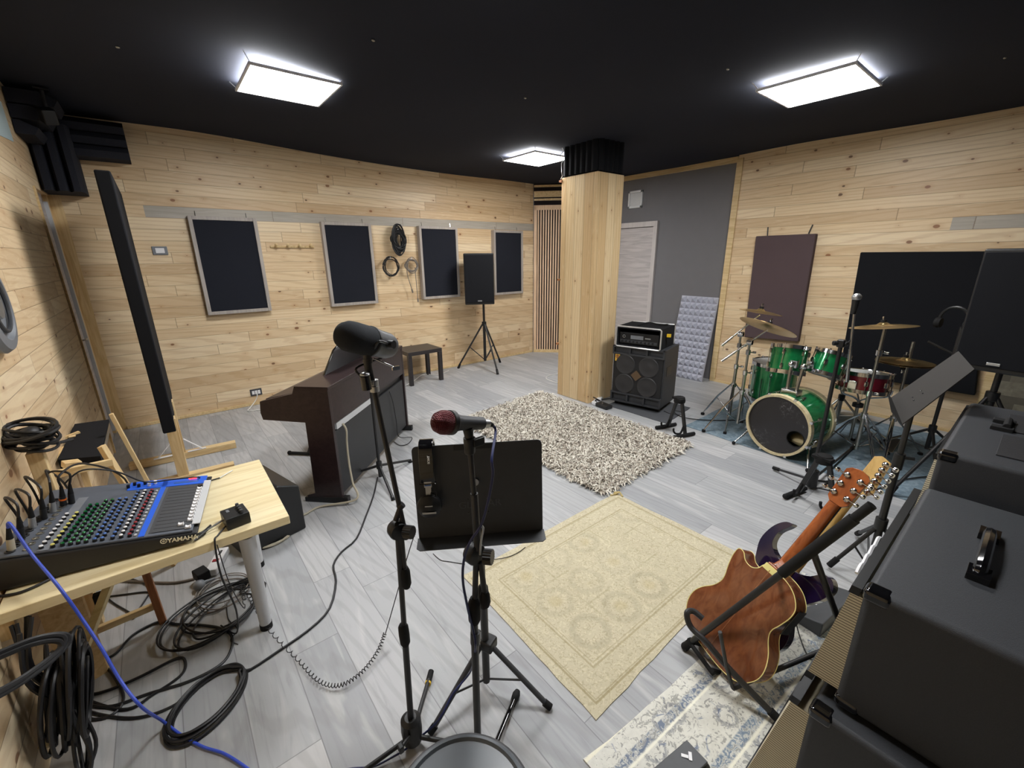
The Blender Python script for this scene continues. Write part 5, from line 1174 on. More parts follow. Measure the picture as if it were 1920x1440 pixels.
cable([(365,1085),(330,1092),(290,1092),(250,1090),(215,1088)], .006, 'cableg', 'grey-brown cable from the adapter toward the wooden trestle')
cable([(120,1235),(122,1275),(160,1300),(200,1295),(260,1270),(330,1235),(347,1240),(340,1265),(290,1300),(230,1330),(130,1300)], .0055, 'cable', 'long black cable loop lying between the left wall and the coil')
cable([(130,1310),(200,1325),(280,1300),(360,1275),(420,1240),(436,1200),(420,1180),(380,1172),(330,1170),(300,1165),(250,1190),(210,1230),(150,1245)], .0055, 'cable', 'black cable sweeping round from the loose loops to the left wall')
cable([(130,1320),(190,1340),(260,1345),(330,1320),(390,1270),(450,1255)], .005, 'cable', 'black cable ending at the neat floor coil')
cable([(125,1330),(170,1348),(210,1340),(232,1310),(215,1270),(190,1240),(160,1200),(135,1210)], .005, 'cable', 'black cable crossing itself close to the left wall base')
cable([(190,1110),(212,1130),(245,1150),(250,1160),(262,1140),(280,1110),(272,1095),(245,1085)], .004, 'cable', 'black lead tangled behind the reddish trestle leg')
cable([(190,1120),(230,1115),(275,1110),(282,1118)], .004, 'cable', 'black lead crossing straight behind the trestle leg')
cable([(425,1130),(428,1160),(445,1180),(432,1200),(446,1208)], .002, 'cable', 'thin kinked wire lying by the grey desk leg')
single('charger_plug', MB().box(V3(fl(186,1124,.30)),(.03,.03,.06)), M_['blkr'], 'small black charger hanging on the short board under the desk', 'charger', bev=.004)
# big bundle hung under the desk at the left wall
t = thing('cable_bundle', 'large tangled bundle of thick black cables hung at the left wall in the lower left', 'cable', (-.5,1.9,.3))
rnd = random.Random(21); mb = MB(); bc_ = V3((-.50,1.77,.30))
for i in range(26):
    ry, rz = rnd.uniform(.05,.10), rnd.uniform(.10,.185); oy, oz, ox = rnd.uniform(-.04,.04), rnd.uniform(-.05,.04), rnd.uniform(-.05,.05); tw = rnd.uniform(-.5,.5)
    mb.tube([bc_+V3((ox+.03*sin(a*pi/12+tw), oy+ry*cos(a*pi/12), oz+rz*sin(a*pi/12)-.02)) for a in range(24)], rnd.choice((.0055,.007)), 6, True)
for i in range(7):
    y0 = bc_.y+rnd.uniform(-.05,.05); mb.tube(smooth([(XL+.03+rnd.uniform(0,.05),y0+rnd.uniform(0,.1),.55),(XL+.05,y0,.4),(bc_.x,y0,.25),(bc_.x+rnd.uniform(-.03,.03),y0-.03,.05),(bc_.x,y0-.12,.01)]), .006, 6)
mk('strands', mb, M_['cable'], t)
mk('hook', MB().cyl((XL,bc_.y,.50),(XL+.12,bc_.y,.50),.008), M_['steel'], t)
p0 = nearest(V3((-.40,1.62,0)),-30,1245); p1 = nearest(V3((-.40,1.62,0)),60,1208); p2 = nearest(V3((-.40,1.62,0)),112,1203); p3 = nearest(V3((-.40,1.60,0)),105,1230); p4 = nearest(V3((-.42,1.55,0)),40,1280); p5 = nearest(V3((-.42,1.5,0)),-30,1320)
for k in range(3):
    o_ = V3((.006*k,.009*k,.008*(k%2)))
    mk('thick_loop', MB().tube(smooth([p0+o_,p1+o_,p2+o_,p3+o_,p4+o_,p5+o_],8), .008, 8), M_['cable'], t)

# ================================================================ FOREGROUND STANDS
def clutch(t, c, ax, r=.026, w=.035, name='clutch'):
    ax = V3(ax).normalized(); return mk(name, MB().lathe([(0,-w/2),(r,-w/2),(r+.003,-w*.3),(r+.003,w*.3),(r,w/2),(0,w/2)], c, ax, 24), M_['blkp'], t)
def knob_big(t, c, ax, r=.022, L=.03):
    ax = V3(ax).normalized(); a = ax.orthogonal().normalized(); b = ax.cross(a); mb = MB()
    n = 36; pr = [((r+(.0015 if i%2 else -.0012))*cos(2*pi*i/n),(r+(.0015 if i%2 else -.0012))*sin(2*pi*i/n)) for i in range(n)]
    return mk('tightening_knob', mb.prism(pr, V3(c), a, b, ax*L), M_['blkp'], t)
# --- stand with the big broadcast microphone
s1b = V3((.393,1.072,0)); s1 = s1b
t = thing('microphone_stand', 'tall black stand holding the big broadcast microphone', 'microphone stand', s1b)
def N1(px, py, dd=0): return nearest(s1b, px, py) - (nearest(s1b, px, py)-CAM).normalized()*dd
cl = N1(745,993)
gr0, gr1 = N1(753,1152), N1(760,1205)
mk('lower_pole', MB().cyl(V3((s1.x,s1.y,.08)), gr1, .0105), M_['blkm'], t)
mk('upper_pole', MB().cyl(gr1, cl, .0085), M_['blkm'], t)
mk('height_grip', MB().lathe([(0,0),(.011,0),(.016,.012),(.017,.045),(.016,.075),(.0115,.085),(0,.085)], gr1-V3((0,0,.01)), (gr0-gr1), 20), M_['blkr'], t)
cax = (_R0*.6-V3((_F.x,_F.y,0)).normalized()*.8).normalized()
clutch(t, cl, cax, .025, .036)
knob_big(t, cl+cax*.012+_R0*.018, (_R0*.85-_F*.3), .018, .026)
btop = N1(688,668); bmid = N1(735,950)
mk('boom_arm', MB().cyl(N1(762,1010), btop, .0075), M_['blkm'], t)
bend = N1(762,1105); 
mk('boom_tail', MB().cyl(N1(752,1000), N1(759,1070), .0075), M_['blkm'], t)
mk('counterweight', MB().lathe([(0,0),(.011,0),(.0155,.015),(.0155,.06),(.010,.075),(0,.078)], N1(758,1064), N1(764,1110)-N1(758,1064), 20), M_['blkr'], t)
mk('boom_clip', MB().cyl(N1(742,975), N1(752,948), .008).cyl(N1(748,952), N1(755,945), .011), M_['blkp'], t)
hubc = V3((s1.x,s1.y,.075))
mk('base_hub', MB().lathe([(0,-.055),(.032,-.05),(.036,0),(.034,.045),(.02,.055),(0,.055)], hubc, (0,0,1), 28), M_['blkp'], t)
mk('hub_screw', MB().cyl(hubc+V3((-.02,-.03,.02)), hubc+V3((-.055,-.045,.02)), .006).box(hubc+V3((-.06,-.047,.02)),(.016,.022,.026)), M_['blkp'], t, bev=.003)
for i, f in enumerate(((808,1260),(640,1475),(900,1450))):
    e = fl(*f,.016); d_ = (V3((e.x,e.y,0))-V3((s1.x,s1.y,0))).normalized()
    if i == 2: e = V3((s1.x,s1.y,.016))+V3((.20,-.20,0)); d_ = V3((.7,-.7,0))
    l = mk('leg', MB().cyl(V3((s1.x,s1.y,.04))+d_*.02, e, .008), M_['blkm'], t)
    mk('rubber_foot', MB().cyl(e-d_*.045, e+d_*.004, .0115), M_['blkr'], l)
    if i == 0: mk('yellow_ring', MB().cyl(e-d_*.052, e-d_*.044, .0122), M_['yellow'], l)
# --- broadcast microphone
m0, m1 = N1(652,630,.035), N1(704,643,-.035)       # front, rear axis points
maxis = (m1-m0).normalized(); ml = (m1-m0).length
t = thing('broadcast_microphone', 'large black foam-covered broadcast microphone on the tall stand', 'microphone', btop)
RM = .0385
mk('windscreen', MB().lathe([(0,-.030),(RM*.45,-.027),(RM*.8,-.016),(RM*.98,.0),(RM*1.02,.02),(RM*1.02,.075),(0,.075)], m0, maxis, 32), plain('foam_windscreen', (46,48,51), .95, spec=.2, bump=.6, bs=900), t)
mk('body', MB().lathe([(0,.076),(RM*1.0,.076),(RM*1.02,.08),(RM*.98,.085),(RM*.95,.11),(RM*.93,.145),(RM*.8,.160),(RM*.5,.168),(0,.17)], m0, maxis, 32), M_['dgrey'], t)
mk('retaining_band', MB().lathe([(RM*1.0,.072),(RM*1.06,.074),(RM*1.06,.079),(RM*1.0,.081)], m0, maxis, 32), M_['blkp'], t)
side_ = maxis.cross(V3((0,0,1))).normalized(); 
yb0 = btop+V3((0,0,.012))
for s in (-1,1):
    pv = m0+maxis*.105+side_*(s*RM*1.12)
    mk('yoke_arm', MB().tube(smooth([yb0, yb0+side_*(s*RM*.6)+V3((0,0,.008)), yb0+side_*(s*RM*1.15)+V3((0,0,.03)), pv]), .0035, 8), M_['blkm'], t)
    mk('yoke_knob', MB().cyl(pv-side_*(s*.004), pv+side_*(s*.014), .011), M_['blkp'], t)
mk('thread_mount', MB().cyl(N1(692,700), yb0+V3((0,0,.004)), .0105).cyl(N1(690,680), N1(689,672), .0125), M_['blkm'], t)
mk('tilt_lever', MB().cyl(N1(700,672), N1(742,690), .0025).box(N1(742,690),(.02,.008,.010)), M_['chrome'], t)
mk('cable_exit', MB().tube(smooth([m0+maxis*.12-V3((0,0,RM)), N1(668,690), N1(682,710), N1(690,722)]), .003, 6), M_['cable'], t)
# in-line booster
t = thing('inline_preamp', 'short black cylinder with chrome ends clipped on the tall stand', 'preamp', N1(686,715,.03))
mk('body', MB().cyl(N1(684,705,.03), N1(688,730,.03), .0125, n=20), M_['shine'], t); mk('end_cap', MB().sphere(N1(684,702,.03), .0125, (1,1,.5), 16), M_['sil'], t)
mk('stand_nut', MB().cyl(N1(700,712), N1(701,722), .0125).cyl(N1(702,724), N1(703,734), .012), M_['sil'], t)
# --- stand in the rear (tripod behind the first)
s2b = V3((1.049,2.947,0)); t = thing('microphone_stand', 'slim black tripod stand against the back of the piano', 'microphone stand', s2b)
tripod(t, s2b, hz(s2b,697,735), .13, .34, radians(262), .011, .010, brace=False, zb=.03)
# --- music stand in the centre
ms = V3((.711,1.07,0)); t = thing('music_stand', 'black music stand with a solid desk in the centre foreground', 'music stand', ms)
mk('lower_tube', MB().cyl(V3((ms.x,ms.y,.045)), V3((ms.x,ms.y,.46)), .0145), M_['paint'], t)
mk('upper_tube', MB().cyl(V3((ms.x,ms.y,.46)), V3((ms.x,ms.y,.70)), .010), M_['blkm'], t)
mk('height_grip', MB().lathe([(0,0),(.012,0),(.020,.02),(.021,.06),(.018,.095),(.012,.105),(0,.105)], V3((ms.x,ms.y,.40)), (0,0,1), 20), M_['blkr'], t)
mk('collar', MB().box((ms.x+.01,ms.y-.01,.235),(.055,.05,.045),rotz(.4)), M_['blkp'], t, bev=.008)
for f in (fl(1030,1330), fl(808,1378), V3((.829,1.297,0))):
    e = V3((f.x,f.y,.012)); d_ = (e-V3((ms.x,ms.y,.012))).normalized()
    l = mk('leg', MB().cyl(V3((ms.x,ms.y,.235))+d_*.02, e, .010), M_['paint'], t); mk('rubber_foot', MB().cyl(e-d_*.02+V3((0,0,.016)), e+d_*.005, .0135), M_['blkr'], l)
    mk('brace', MB().cyl(V3((ms.x,ms.y,.055)), V3((ms.x,ms.y,.055))*.45+(e+V3((0,0,.11)))*.55 if False else V3((ms.x,ms.y,.235))*.42+e*.58, .004, n=6), M_['paint'], t)
# desk: plane through measured corners, ledge towards the camera
def nd(px, py, dist): d = ray(px,py); h_ = math.hypot(d.x,d.y); return CAM+d*(dist/h_)
D0, D1, D2, D3 = nd(779,1012,1.275), nd(778,836,1.29), nd(1011,826,1.29), nd(1022,990,1.275)
ex = ((D2-D1)+(D3-D0))/2; W_d = ex.length; ex.normalize(); ey = ((D1-D0)+(D2-D3))/2; H_d = ey.length; ey = (ey-ex*ey.dot(ex)).normalized(); ez = ex.cross(ey)
ez = ez if ez.dot(CAM-D0) > 0 else -ez
o_ = (D0+D1+D2+D3)/4-ex*W_d/2-ey*H_d/2
def rr(w, h, r, n=6, lo=False):
    pts = [(0,0),(w,0)] if not lo else []
    for cx_, cy_, a0 in ((w-r,h-r,0),(r,h-r,pi/2)): pts += [(cx_+r*cos(a0+pi/2*i/n), cy_+r*sin(a0+pi/2*i/n)) for i in range(n+1)]
    return pts
mk('desk_plate', MB().prism(rr(W_d,H_d,.016), o_, ex, ey, -ez*.003), M_['paint'], t)
tr_ = [(-.004,-.004),(W_d+.004,-.004),(W_d+.004,.0),(-.004,.0)]
mk('ledge', MB().prism([(0,0),(W_d+.008,0),(W_d+.008,.045),(W_d-.004,.055),(.012,.055),(0,.045)], o_-ex*.004-ey*.002, ex, (ez-ey*.22).normalized(), ey*.003), plain('ledge_paint', (52,55,60), .45, 0, .5), t, bev=.001)
mk('top_clip', MB().prism([(W_d*.32,H_d-.018),(W_d*.64,H_d-.018),(W_d*.64,H_d+.002),(W_d*.32,H_d+.002)], o_, ex, ey, ez*.006), M_['blkp'], t, bev=.002)
for a_, b_ in ((.405,.40),(.56,.40),(.405,.25),(.56,.25)): mk('bolt_head', MB().sphere(o_+ex*(W_d*a_)+ey*(H_d*b_), .0035, (1,1,1), 10), M_['paint'], t)
emb = plain('embossed_painted_light', (74,77,82), .45, 0, .5)  # lighter tone painted in for the light raised letter edges catch
mk('embossing', text_mb('GL', .036, o_+ex*W_d*.33+ey*H_d*.305, ex, ey, .0012, 0), emb, t); mk('embossing', text_mb('AR', .036, o_+ex*W_d*.56+ey*H_d*.315, ex, ey, .0012, 0), emb, t)
mk('thumb_knob', MB().cyl(o_+ex*W_d*.47+ey*H_d*.60+ez*.002, o_+ex*W_d*.47+ey*H_d*.60+ez*.012, .012), M_['sil'], t)
dc_ = o_+ex*W_d*.48+ey*H_d*.30
mk('desk_bracket', MB().cyl(V3((ms.x,ms.y,.68)), dc_-ez*.02, .011).box(dc_-ez*.012, (.05,.05,.02), Matrix((ex,ey,ez)).transposed()), M_['blkp'], t)
# --- headphones hanging on the desk
hx = o_+ex*W_d*.115
t = thing('headphones', 'black studio headphones hanging over the left of the music stand desk', 'headphones', hx+ey*H_d)
prof = [hx+ey*(H_d*.60)-ez*.03, hx+ey*(H_d*.80)-ez*.04, hx+ey*(H_d*.99)-ez*.035, hx+ey*(H_d+.018)-ez*.0, hx+ey*(H_d*.985)+ez*.030, hx+ey*(H_d*.80)+ez*.036, hx+ey*(H_d*.66)+ez*.034]
sp_p = smooth(prof, 6); mb = MB(); wv_ = .023
for s_ in (0,):
    vs = []
    for i, p_ in enumerate(sp_p):
        td = (sp_p[min(i+1,len(sp_p)-1)]-sp_p[max(i-1,0)]).normalized(); nn = td.cross(ex).normalized()*.005
        vs += [p_-ex*wv_-nn, p_+ex*wv_-nn, p_+ex*wv_+nn, p_-ex*wv_+nn]
    n_ = len(sp_p); mb.add(vs, [(4*i+j, 4*i+(j+1)%4, 4*i+4+(j+1)%4, 4*i+4+j) for i in range(n_-1) for j in range(4)]+[(0,1,2,3),(4*n_-1,4*n_-2,4*n_-3,4*n_-4)])
mk('headband', mb, M_['shine'], t, bev=.003)
mk('band_lettering', text_mb('STUDIO'[:0] or 'SONY', .010, hx+ex*.012+ey*(H_d*.87)+ez*.043, ey, -ex, .0005, .0003), M_['white'], t)
for s_ in (1,-1):
    e_ = hx+ey*(H_d*.62)+ez*(.036 if s_ > 0 else -.032)
    mk('slider', MB().prism([(-.012,0),(.012,0),(.012,.02),(-.012,.02)], e_+ey*.0-ez*.0, ex, ey, ez*.004).prism([(-.009,-.03),(.009,-.03),(.009,0),(-.009,0)], e_, ex, ey, ez*.002), M_['sil'], t, bev=.001)
    ce = e_-ey*.065
    mk('ear_cup', MB().lathe([(0,-.018),(.034,-.016),(.040,-.004),(.038,.008),(.026,.016),(0,.018)], ce+ez*(.002*s_), ez*s_, 28), M_['blkp'], t)
    mk('cup_plate', MB().prism([(-.022,-.006),(.022,-.006),(.022,.0),(-.022,.0)], ce+ez*(.02*s_)-ey*.012, ex, ey, ez*.002).prism([(-.012,-.003),(.012,-.003),(.012,.0),(-.012,.0)], ce+ez*(.02*s_)+ey*.01, ex, ey, ez*.002), M_['sil'], t)
mk('blue_mark', MB().prism([(-.010,0),(.010,0),(.010,.004),(-.010,.004)], hx+ey*(H_d*.64)+ez*.041, ex, ey, ez*.001), M_['bluecap'], t)
mk('cable_ring', MB().torus(hx+ex*.016+ey*(H_d*.55)+ez*.038, ez, .009, .0015, 16, 6), M_['cable'], t)
# --- stand with the red grille microphone
s3 = V3((.490,.800,0)); t = thing('microphone_stand', 'black boom stand holding the red-grille microphone in front of the music stand', 'microphone stand', s3)
def N3(px, py, dd=0): p_ = nearest(s3, px, py); return p_-(p_-CAM).normalized()*dd
jc = N3(893,1040)
mk('lower_pole', MB().cyl(V3((s3.x,s3.y,.06)), N3(889,1165), .0105), M_['blkm'], t)
mk('upper_pole', MB().cyl(N3(889,1168), jc, .0078), M_['blkm'], t)
mk('height_grip', MB().lathe([(0,0),(.0115,0),(.0165,.012),(.0175,.04),(.016,.07),(.010,.085),(0,.085)], N3(890,1168), N3(888,1105)-N3(890,1168), 20), M_['blkr'], t)
mk('pole_clamp', MB().cyl(N3(891,1205), N3(891,1185), .0135), M_['blkp'], t)
sdx = (_R0*.72-V3((_F.x,_F.y,0)).normalized()*.69).normalized()
clutch(t, jc-sdx*.008, sdx, .026, .03); knob_big(t, jc+sdx*.010+_R0*.014, (_R0*.9-_F*.25), .0185, .022)
mk('clamp_lever', MB().tube(smooth([N3(902,985,.02), N3(906,992,.02), N3(902,1015,.02), N3(900,1040,.02)]), .003, 6), M_['sil'], t)
mk('boom_arm', MB().cyl(N3(896,1010), N3(882,850), .0068).cyl(N3(896,1030), N3(889,925), .0095), M_['blkm'], t)
mk('boom_tail', MB().cyl(N3(901,1055), N3(910,1120), .0075), M_['blkm'], t)
mk('counterweight', MB().lathe([(0,0),(.009,0),(.013,.012),(.0145,.035),(.010,.05),(0,.052)], N3(909,1108), N3(912,1160)-N3(909,1108), 20), M_['blkr'], t)
mk('mic_clip', MB().cyl(N3(881,850), N3(880,820), .0125, .015).cyl(N3(880,822), N3(877,802), .010, .013).box(N3(897,828),(.03,.012,.02)), M_['blkp'], t, bev=.002)
for i, e in enumerate((fl(970,1297,.016), V3((.24,.93,.016)), V3((.50,.47,.016)))):
    d_ = (V3((e.x,e.y,0))-s3).normalized(); l = mk('leg', MB().cyl(V3((s3.x,s3.y,.05))+d_*.02, e, .009), M_['shine'], t); mk('rubber_foot', MB().lathe([(0,-.055),(.011,-.055),(.014,-.03),(.015,-.01),(.010,.004),(0,.006)], e, d_, 16), M_['blkr'], l)
mk('base_hub', MB().cyl((s3.x,s3.y,.02), (s3.x,s3.y,.12), .032), M_['blkp'], t, bev=.006)
t = thing('vocal_microphone', 'dark handheld microphone with a dark red grille on the boom stand', 'microphone', N3(880,800))
a0_, a1_ = N3(832,792,.035), N3(912,794,-.05)
mx = (a1_-a0_).normalized()
mk('grille', MB().lathe([(0,-.030),(.012,-.028),(.022,-.020),(.0275,-.006),(.028,.004),(.027,.010),(.025,.016)], a0_, mx, 28), None or (lambda: (lambda t_: (t_.bump(t_.math('ADD', t_.math('SINE', t_.math('MULTIPLY', t_.sep(t_.pos(True))[0], 2200)), t_.math('SINE', t_.math('MULTIPLY', t_.sep(t_.pos(True))[2], 2200))), .8, .001), t_.out(s2l((84,12,24)), .45, .5, .5))[1])(NT('red_mesh')))(), t)
mk('grille_ring', MB().lathe([(.0255,.012),(.0285,.014),(.0285,.024),(.0235,.030)], a0_, mx, 28), M_['blkm'], t)
mk('body', MB().lathe([(0,.026),(.0235,.026),(.0185,.045),(.0165,.08),(.0155,.118),(0,.118)], a0_, mx, 24), M_['dgrey'], t)
mk('connector', MB().lathe([(0,.118),(.0112,.118),(.0112,.138),(0,.138)], a0_, mx, 20), M_['sil'], t)
pe = a0_+mx*.138
mk('cable_boot', MB().cyl(pe, pe+mx*.016-V3((0,0,.004)), .008, .005), M_['blkr'], t)
pq = [pe+mx*.012-V3((0,0,.003)), pe+mx*.026-V3((0,0,.02)), N3(922,860,.02), N3(924,890,.03), N3(915,940,.035), N3(902,985,.035), N3(882,1015,.035), N3(870,1050,.03), N3(868,1090,.03), N3(877,1140,.025), N3(888,1185,.02), N3(891,1220,.02)]
pq += [nearest(V3((.62,1.03,0)),880,1250)-V3((.01,.02,0)), nearest(V3((.55,1.03,0)),850,1300), nearest(V3((.47,1.02,0)),820,1350)+V3((0,-.01,.01)), fl(790,1380,.03), fl(760,1405,.02), fl(735,1420,.012), fl(700,1437,.008), fl(660,1441,.008), fl(600,1450,.008)]
single('microphone_cable', MB().tube(smooth(pq, 8), .0034, 8), M_['cabled'], 'dark blue cable from the red-grille microphone down the stand to the floor', 'cable')
# --- bright blue cable from the console to the foreground
bq = [q0, q0+MN*.02+V3((.01,-.02,0)), nearest(V3((-.45,1.93,0)),60,1040), nearest(V3((-.36,1.78,0)),110,1100), nearest(V3((-.33,1.74,0)),150,1155), nearest(V3((-.28,1.68,0)),190,1215), nearest(V3((-.25,1.62,0)),225,1275), nearest(V3((-.19,1.55,0)),265,1325), fl(305,1352,.05), fl(340,1378,.012), fl(380,1400,.008), fl(420,1413,.008), fl(460,1438,.008), fl(500,1470,.008)]
single('microphone_cable', MB().tube(smooth(bq, 8), .0046, 8), M_['cableb'], 'bright blue cable arching from the console down across the lower left foreground', 'cable')
cable([(812,1038),(826,1050),(842,1053),(872,1058)], .002, 'cable', 'thin broken wire lying on the laminate behind the music stand')
cable([(905,1052,.012),(945,1046,.012),(968,1038,.012),(985,1026,.012)], .002, 'cable', 'thin wire lying on the near corner of the beige rug')
# round stool
sc = fl(815,1405,.45); so = V3((sc.x, sc.y, 0)); dd = V3((so.x,so.y,0)).normalized(); st = V3((.30,.565,0))
t = thing('round_stool', 'round dark grey stool top at the bottom edge of the photo', 'stool', st)
mk('seat', MB().lathe([(0,0),(.14,0),(.152,.01),(.157,.03),(.150,.045),(.143,.047),(.138,.040),(0,.038)], st+V3((0,0,.45)), (0,0,1), 56), plain('stool_vinyl', (84,90,96), .35, 0, .5, var=.15, vs=12), t)
mk('rim', MB().torus(st+V3((0,0,.478)), (0,0,1), .155, .009, 56, 10), M_['dgrey'], t)
for k in range(3):
    a = .5+k*2*pi/3; mk('leg', MB().cyl(st+V3((.09*cos(a),.09*sin(a),.45)), st+V3((.15*cos(a),.15*sin(a),0)), .011), M_['blkm'], t)
# ================================================================ GUITARS
gb = at(1325,1222,2,.06); gh = at(1606,872,2,.90)
GX = (gh-gb).normalized(); GL = (gh-gb).length
nrm = V3((-.9,.25,.35)); GN = (nrm-GX*nrm.dot(GX)).normalized(); GR = GX.cross(GN)      # GR: sideways
if GR.dot(_R) < 0: GR = -GR
sc_ = GL/1.02
gb = gb - GX*.0
def G(a, r, n=0): return gb+GX*(a*sc_)+GR*(r*sc_)+GN*(n*sc_)
t = thing('acoustic_guitar', 'reddish brown cutaway acoustic guitar seen from the back on the double stand', 'guitar', G(.25,0))
# outline: (along, sideways) sideways<0 = left in photo; horn (cutaway) on the left
half = [(0,0),(.004,.09),(.03,.155),(.085,.192),(.14,.198),(.20,.178),(.255,.140),(.29,.130),(.33,.140),(.385,.150),(.43,.142),(.47,.10),(.485,.04)]
left = [(.478,-.028),(.445,-.045),(.425,-.070),(.430,-.105),(.452,-.130),(.448,-.155),(.41,-.158),(.36,-.148),(.31,-.132),(.275,-.132),(.235,-.148),(.19,-.180),(.14,-.198),(.085,-.192),(.03,-.155),(.004,-.09)]
out = smooth([V3((a,r,0)) for a, r in half+left], 4, True); out = [(p.x,p.y) for p in out]
n = len(out); dep = .085
A_ = [G(a,r,0) for a, r in out]; B_ = [G(a,r,-dep) for a, r in out]
arch = []; cen = (.22,0)
rings = [A_]
for k_, h_ in ((.85,.006),(.55,.012),(.2,.014)): rings.append([G(cen[0]+(a-cen[0])*k_, (r)*k_, h_) for a, r in out])
vs = [p for rg in rings for p in rg]+[G(cen[0],0,.0145)]
fs = [(k*n+i, k*n+(i+1)%n, (k+1)*n+(i+1)%n, (k+1)*n+i) for k in range(3) for i in range(n)]+[(3*n+i, 3*n+(i+1)%n, 4*n) for i in range(n)]
mk('back', MB().add(vs, fs), M_['mahog'], t, ang=50)
mk('sides', MB().add(A_+B_, [(i, (i+1)%n, (i+1)%n+n, i+n) for i in range(n)]), M_['mahog'], t, ang=50)
mk('soundboard', MB().add(B_, [tuple(range(n))]), M_['redwood'], t)
mk('binding', MB().tube(A_, .0018, 6, True).tube(B_, .0018, 6, True), M_['bind'], t)
mk('heel', MB().prism([(-.030,0),(.030,0),(.026,-.06),(-.026,-.06)], G(.465,0,-.002), GR, GX*-1 if False else GN, GX*.03), M_['mahd'], t, bev=.004)
mk('heel_cap', MB().prism([(-.034,-.012),(.034,-.012),(.030,.014),(-.030,.014)], G(.475,0,.002), GR, GX, GN*.004), M_['bind'], t, bev=.001, label='cream heel cap')
# neck: half-round back
def neckmb(G_, a0, a1, w0, w1, th, n0):
    mb = MB(); m = 10; rs = []
    for a, w_ in ((a0,w0),(a1,w1)):
        rs.append([G_(a, w_*cos(pi*i/m), n0+th*sin(pi*i/m)) for i in range(m+1)])
    vs = rs[0]+rs[1]; q = m+1
    return mb.add(vs, [(i,i+1,i+1+q,i+q) for i in range(m)]+[(0,q,2*q-1,m)]+[tuple(range(q)), tuple(range(2*q-1,q-1,-1))])
mk('neck', neckmb(G, .47, .845, .028, .022, .022, -.062), M_['mahd'], t, ang=60)
mk('heel_block', MB().add([G(.47,-.026,0),G(.47,.026,0),G(.53,.018,-.042),G(.53,-.018,-.042),G(.47,-.026,-.07),G(.47,.026,-.07),G(.53,.02,-.065),G(.53,-.02,-.065)], [(0,1,2,3),(7,6,5,4),(0,4,5,1),(1,5,6,2),(2,6,7,3),(3,7,4,0)]), M_['mahd'], t, bev=.006)
for q_ in ((.50,-.01),(.50,.01),(.515,0)): mk('inlay_dot', MB().sphere(G(q_[0],q_[1],-.018), .0022, n=8), M_['white'], t)
mk('fretboard', MB().prism([(.45,-.029),(.845,-.023),(.845,.023),(.45,.029)], gb+GN*(-.066*sc_), GX*sc_, GR*sc_, -GN*.007), M_['blkp'], t)
hd = [(.845,-.024),(.862,-.040),(.99,-.046),(1.005,-.030),(1.012,0),(1.005,.030),(.99,.046),(.862,.040),(.845,.024)]
hn = (GN*.97-GX*-.0).normalized()
mk('headstock', MB().prism(hd, gb+GN*(-.058*sc_), GX*sc_, GR*sc_, -GN*.014), M_['mahd'], t, bev=.002)
def tuner(t, G_, a, r, s, n0, mat='chrome'):
    mk('tuning_peg', MB().lathe([(0,0),(.011,0),(.011,.007),(.005,.010),(0,.010)], G_(a, r, n0), GN, 16).cyl(G_(a,r,n0+.006), G_(a,r+s*.032,n0+.006), .0028, n=8).lathe([(0,0),(.008,.003),(.010,.010),(.007,.016),(0,.018)], G_(a,r+s*.028,n0+.006), GR*s, 12), M_[mat], t)
for i in range(3):
    for s in (-1,1): tuner(t, G, .885+i*.042, s*.026, s, -.057)
mk('end_pin', MB().sphere(G(-.002,0,-.04), .007, n=10), M_['blkp'], t); mk('back_strip', MB().prism([(.01,-.0015),(.475,-.0015),(.475,.0015),(.01,.0015)], gb+GN*(.0150*sc_), GX*sc_, GR*sc_, GN*.0003), M_['redwood'], t)
mk('side_controls', MB().prism([(.30,-.0785),(.42,-.0785),(.42,-.012),(.30,-.012)], G(0,.152,0), GX*sc_, GN*sc_, GR*.004), M_['shine'], t, bev=.002, label='black glossy control plate')
# electric guitar, purple, behind (farther in -GN)
sh = -GN*.15 - GR*.018 + GX*.110
def E_(a, r, n=0): return gb+sh+GX*(a*sc_)+GR*(r*sc_)+GN*(n*sc_)
t = thing('electric_guitar', 'glossy purple electric guitar with maple neck behind the acoustic guitar', 'guitar', E_(.25,0))
eo = [(0,0),(.005,.08),(.03,.135),(.08,.160),(.14,.158),(.20,.128),(.25,.115),(.30,.125),(.36,.155),(.42,.165),(.455,.140),(.45,.105),(.41,.075),(.385,.035),(.38,-.035),(.385,-.080),(.415,-.115),(.47,-.122),(.520,-.100),(.540,-.098),(.525,-.130),(.47,-.158),(.39,-.165),(.31,-.135),(.25,-.115),(.20,-.128),(.14,-.158),(.08,-.160),(.03,-.135),(.005,-.08)]
out = [(p.x,p.y) for p in smooth([V3((a,r,0)) for a, r in eo], 4, True)]
mk('body', MB().prism(out, E_(0,0,0), GX*sc_, GR*sc_, -GN*.042), M_['purp'], t, bev=.006, seg=3, ang=60)
mk('neck', neckmb(E_, .36, .80, .028, .021, .02, -.030), M_['maple'], t, ang=60)
mk('neck_plate', MB().prism([(.325,-.025),(.385,-.025),(.385,.025),(.325,.025)], gb+sh+GN*.001, GX*sc_, GR*sc_, GN*.002), M_['chrome'], t)
hd = [(.80,-.021),(.83,-.030),(.97,-.030),(.985,-.008),(.975,.030),(.83,.048),(.81,.030),(.80,.021)]
mk('headstock', MB().prism(hd, gb+sh+GN*(-.032*sc_), GX*sc_, GR*sc_, -GN*.013), M_['maple'], t, bev=.002)
for i in range(6): tuner(t, E_, .83+i*.026, .032-.002*i, 1, -.031)
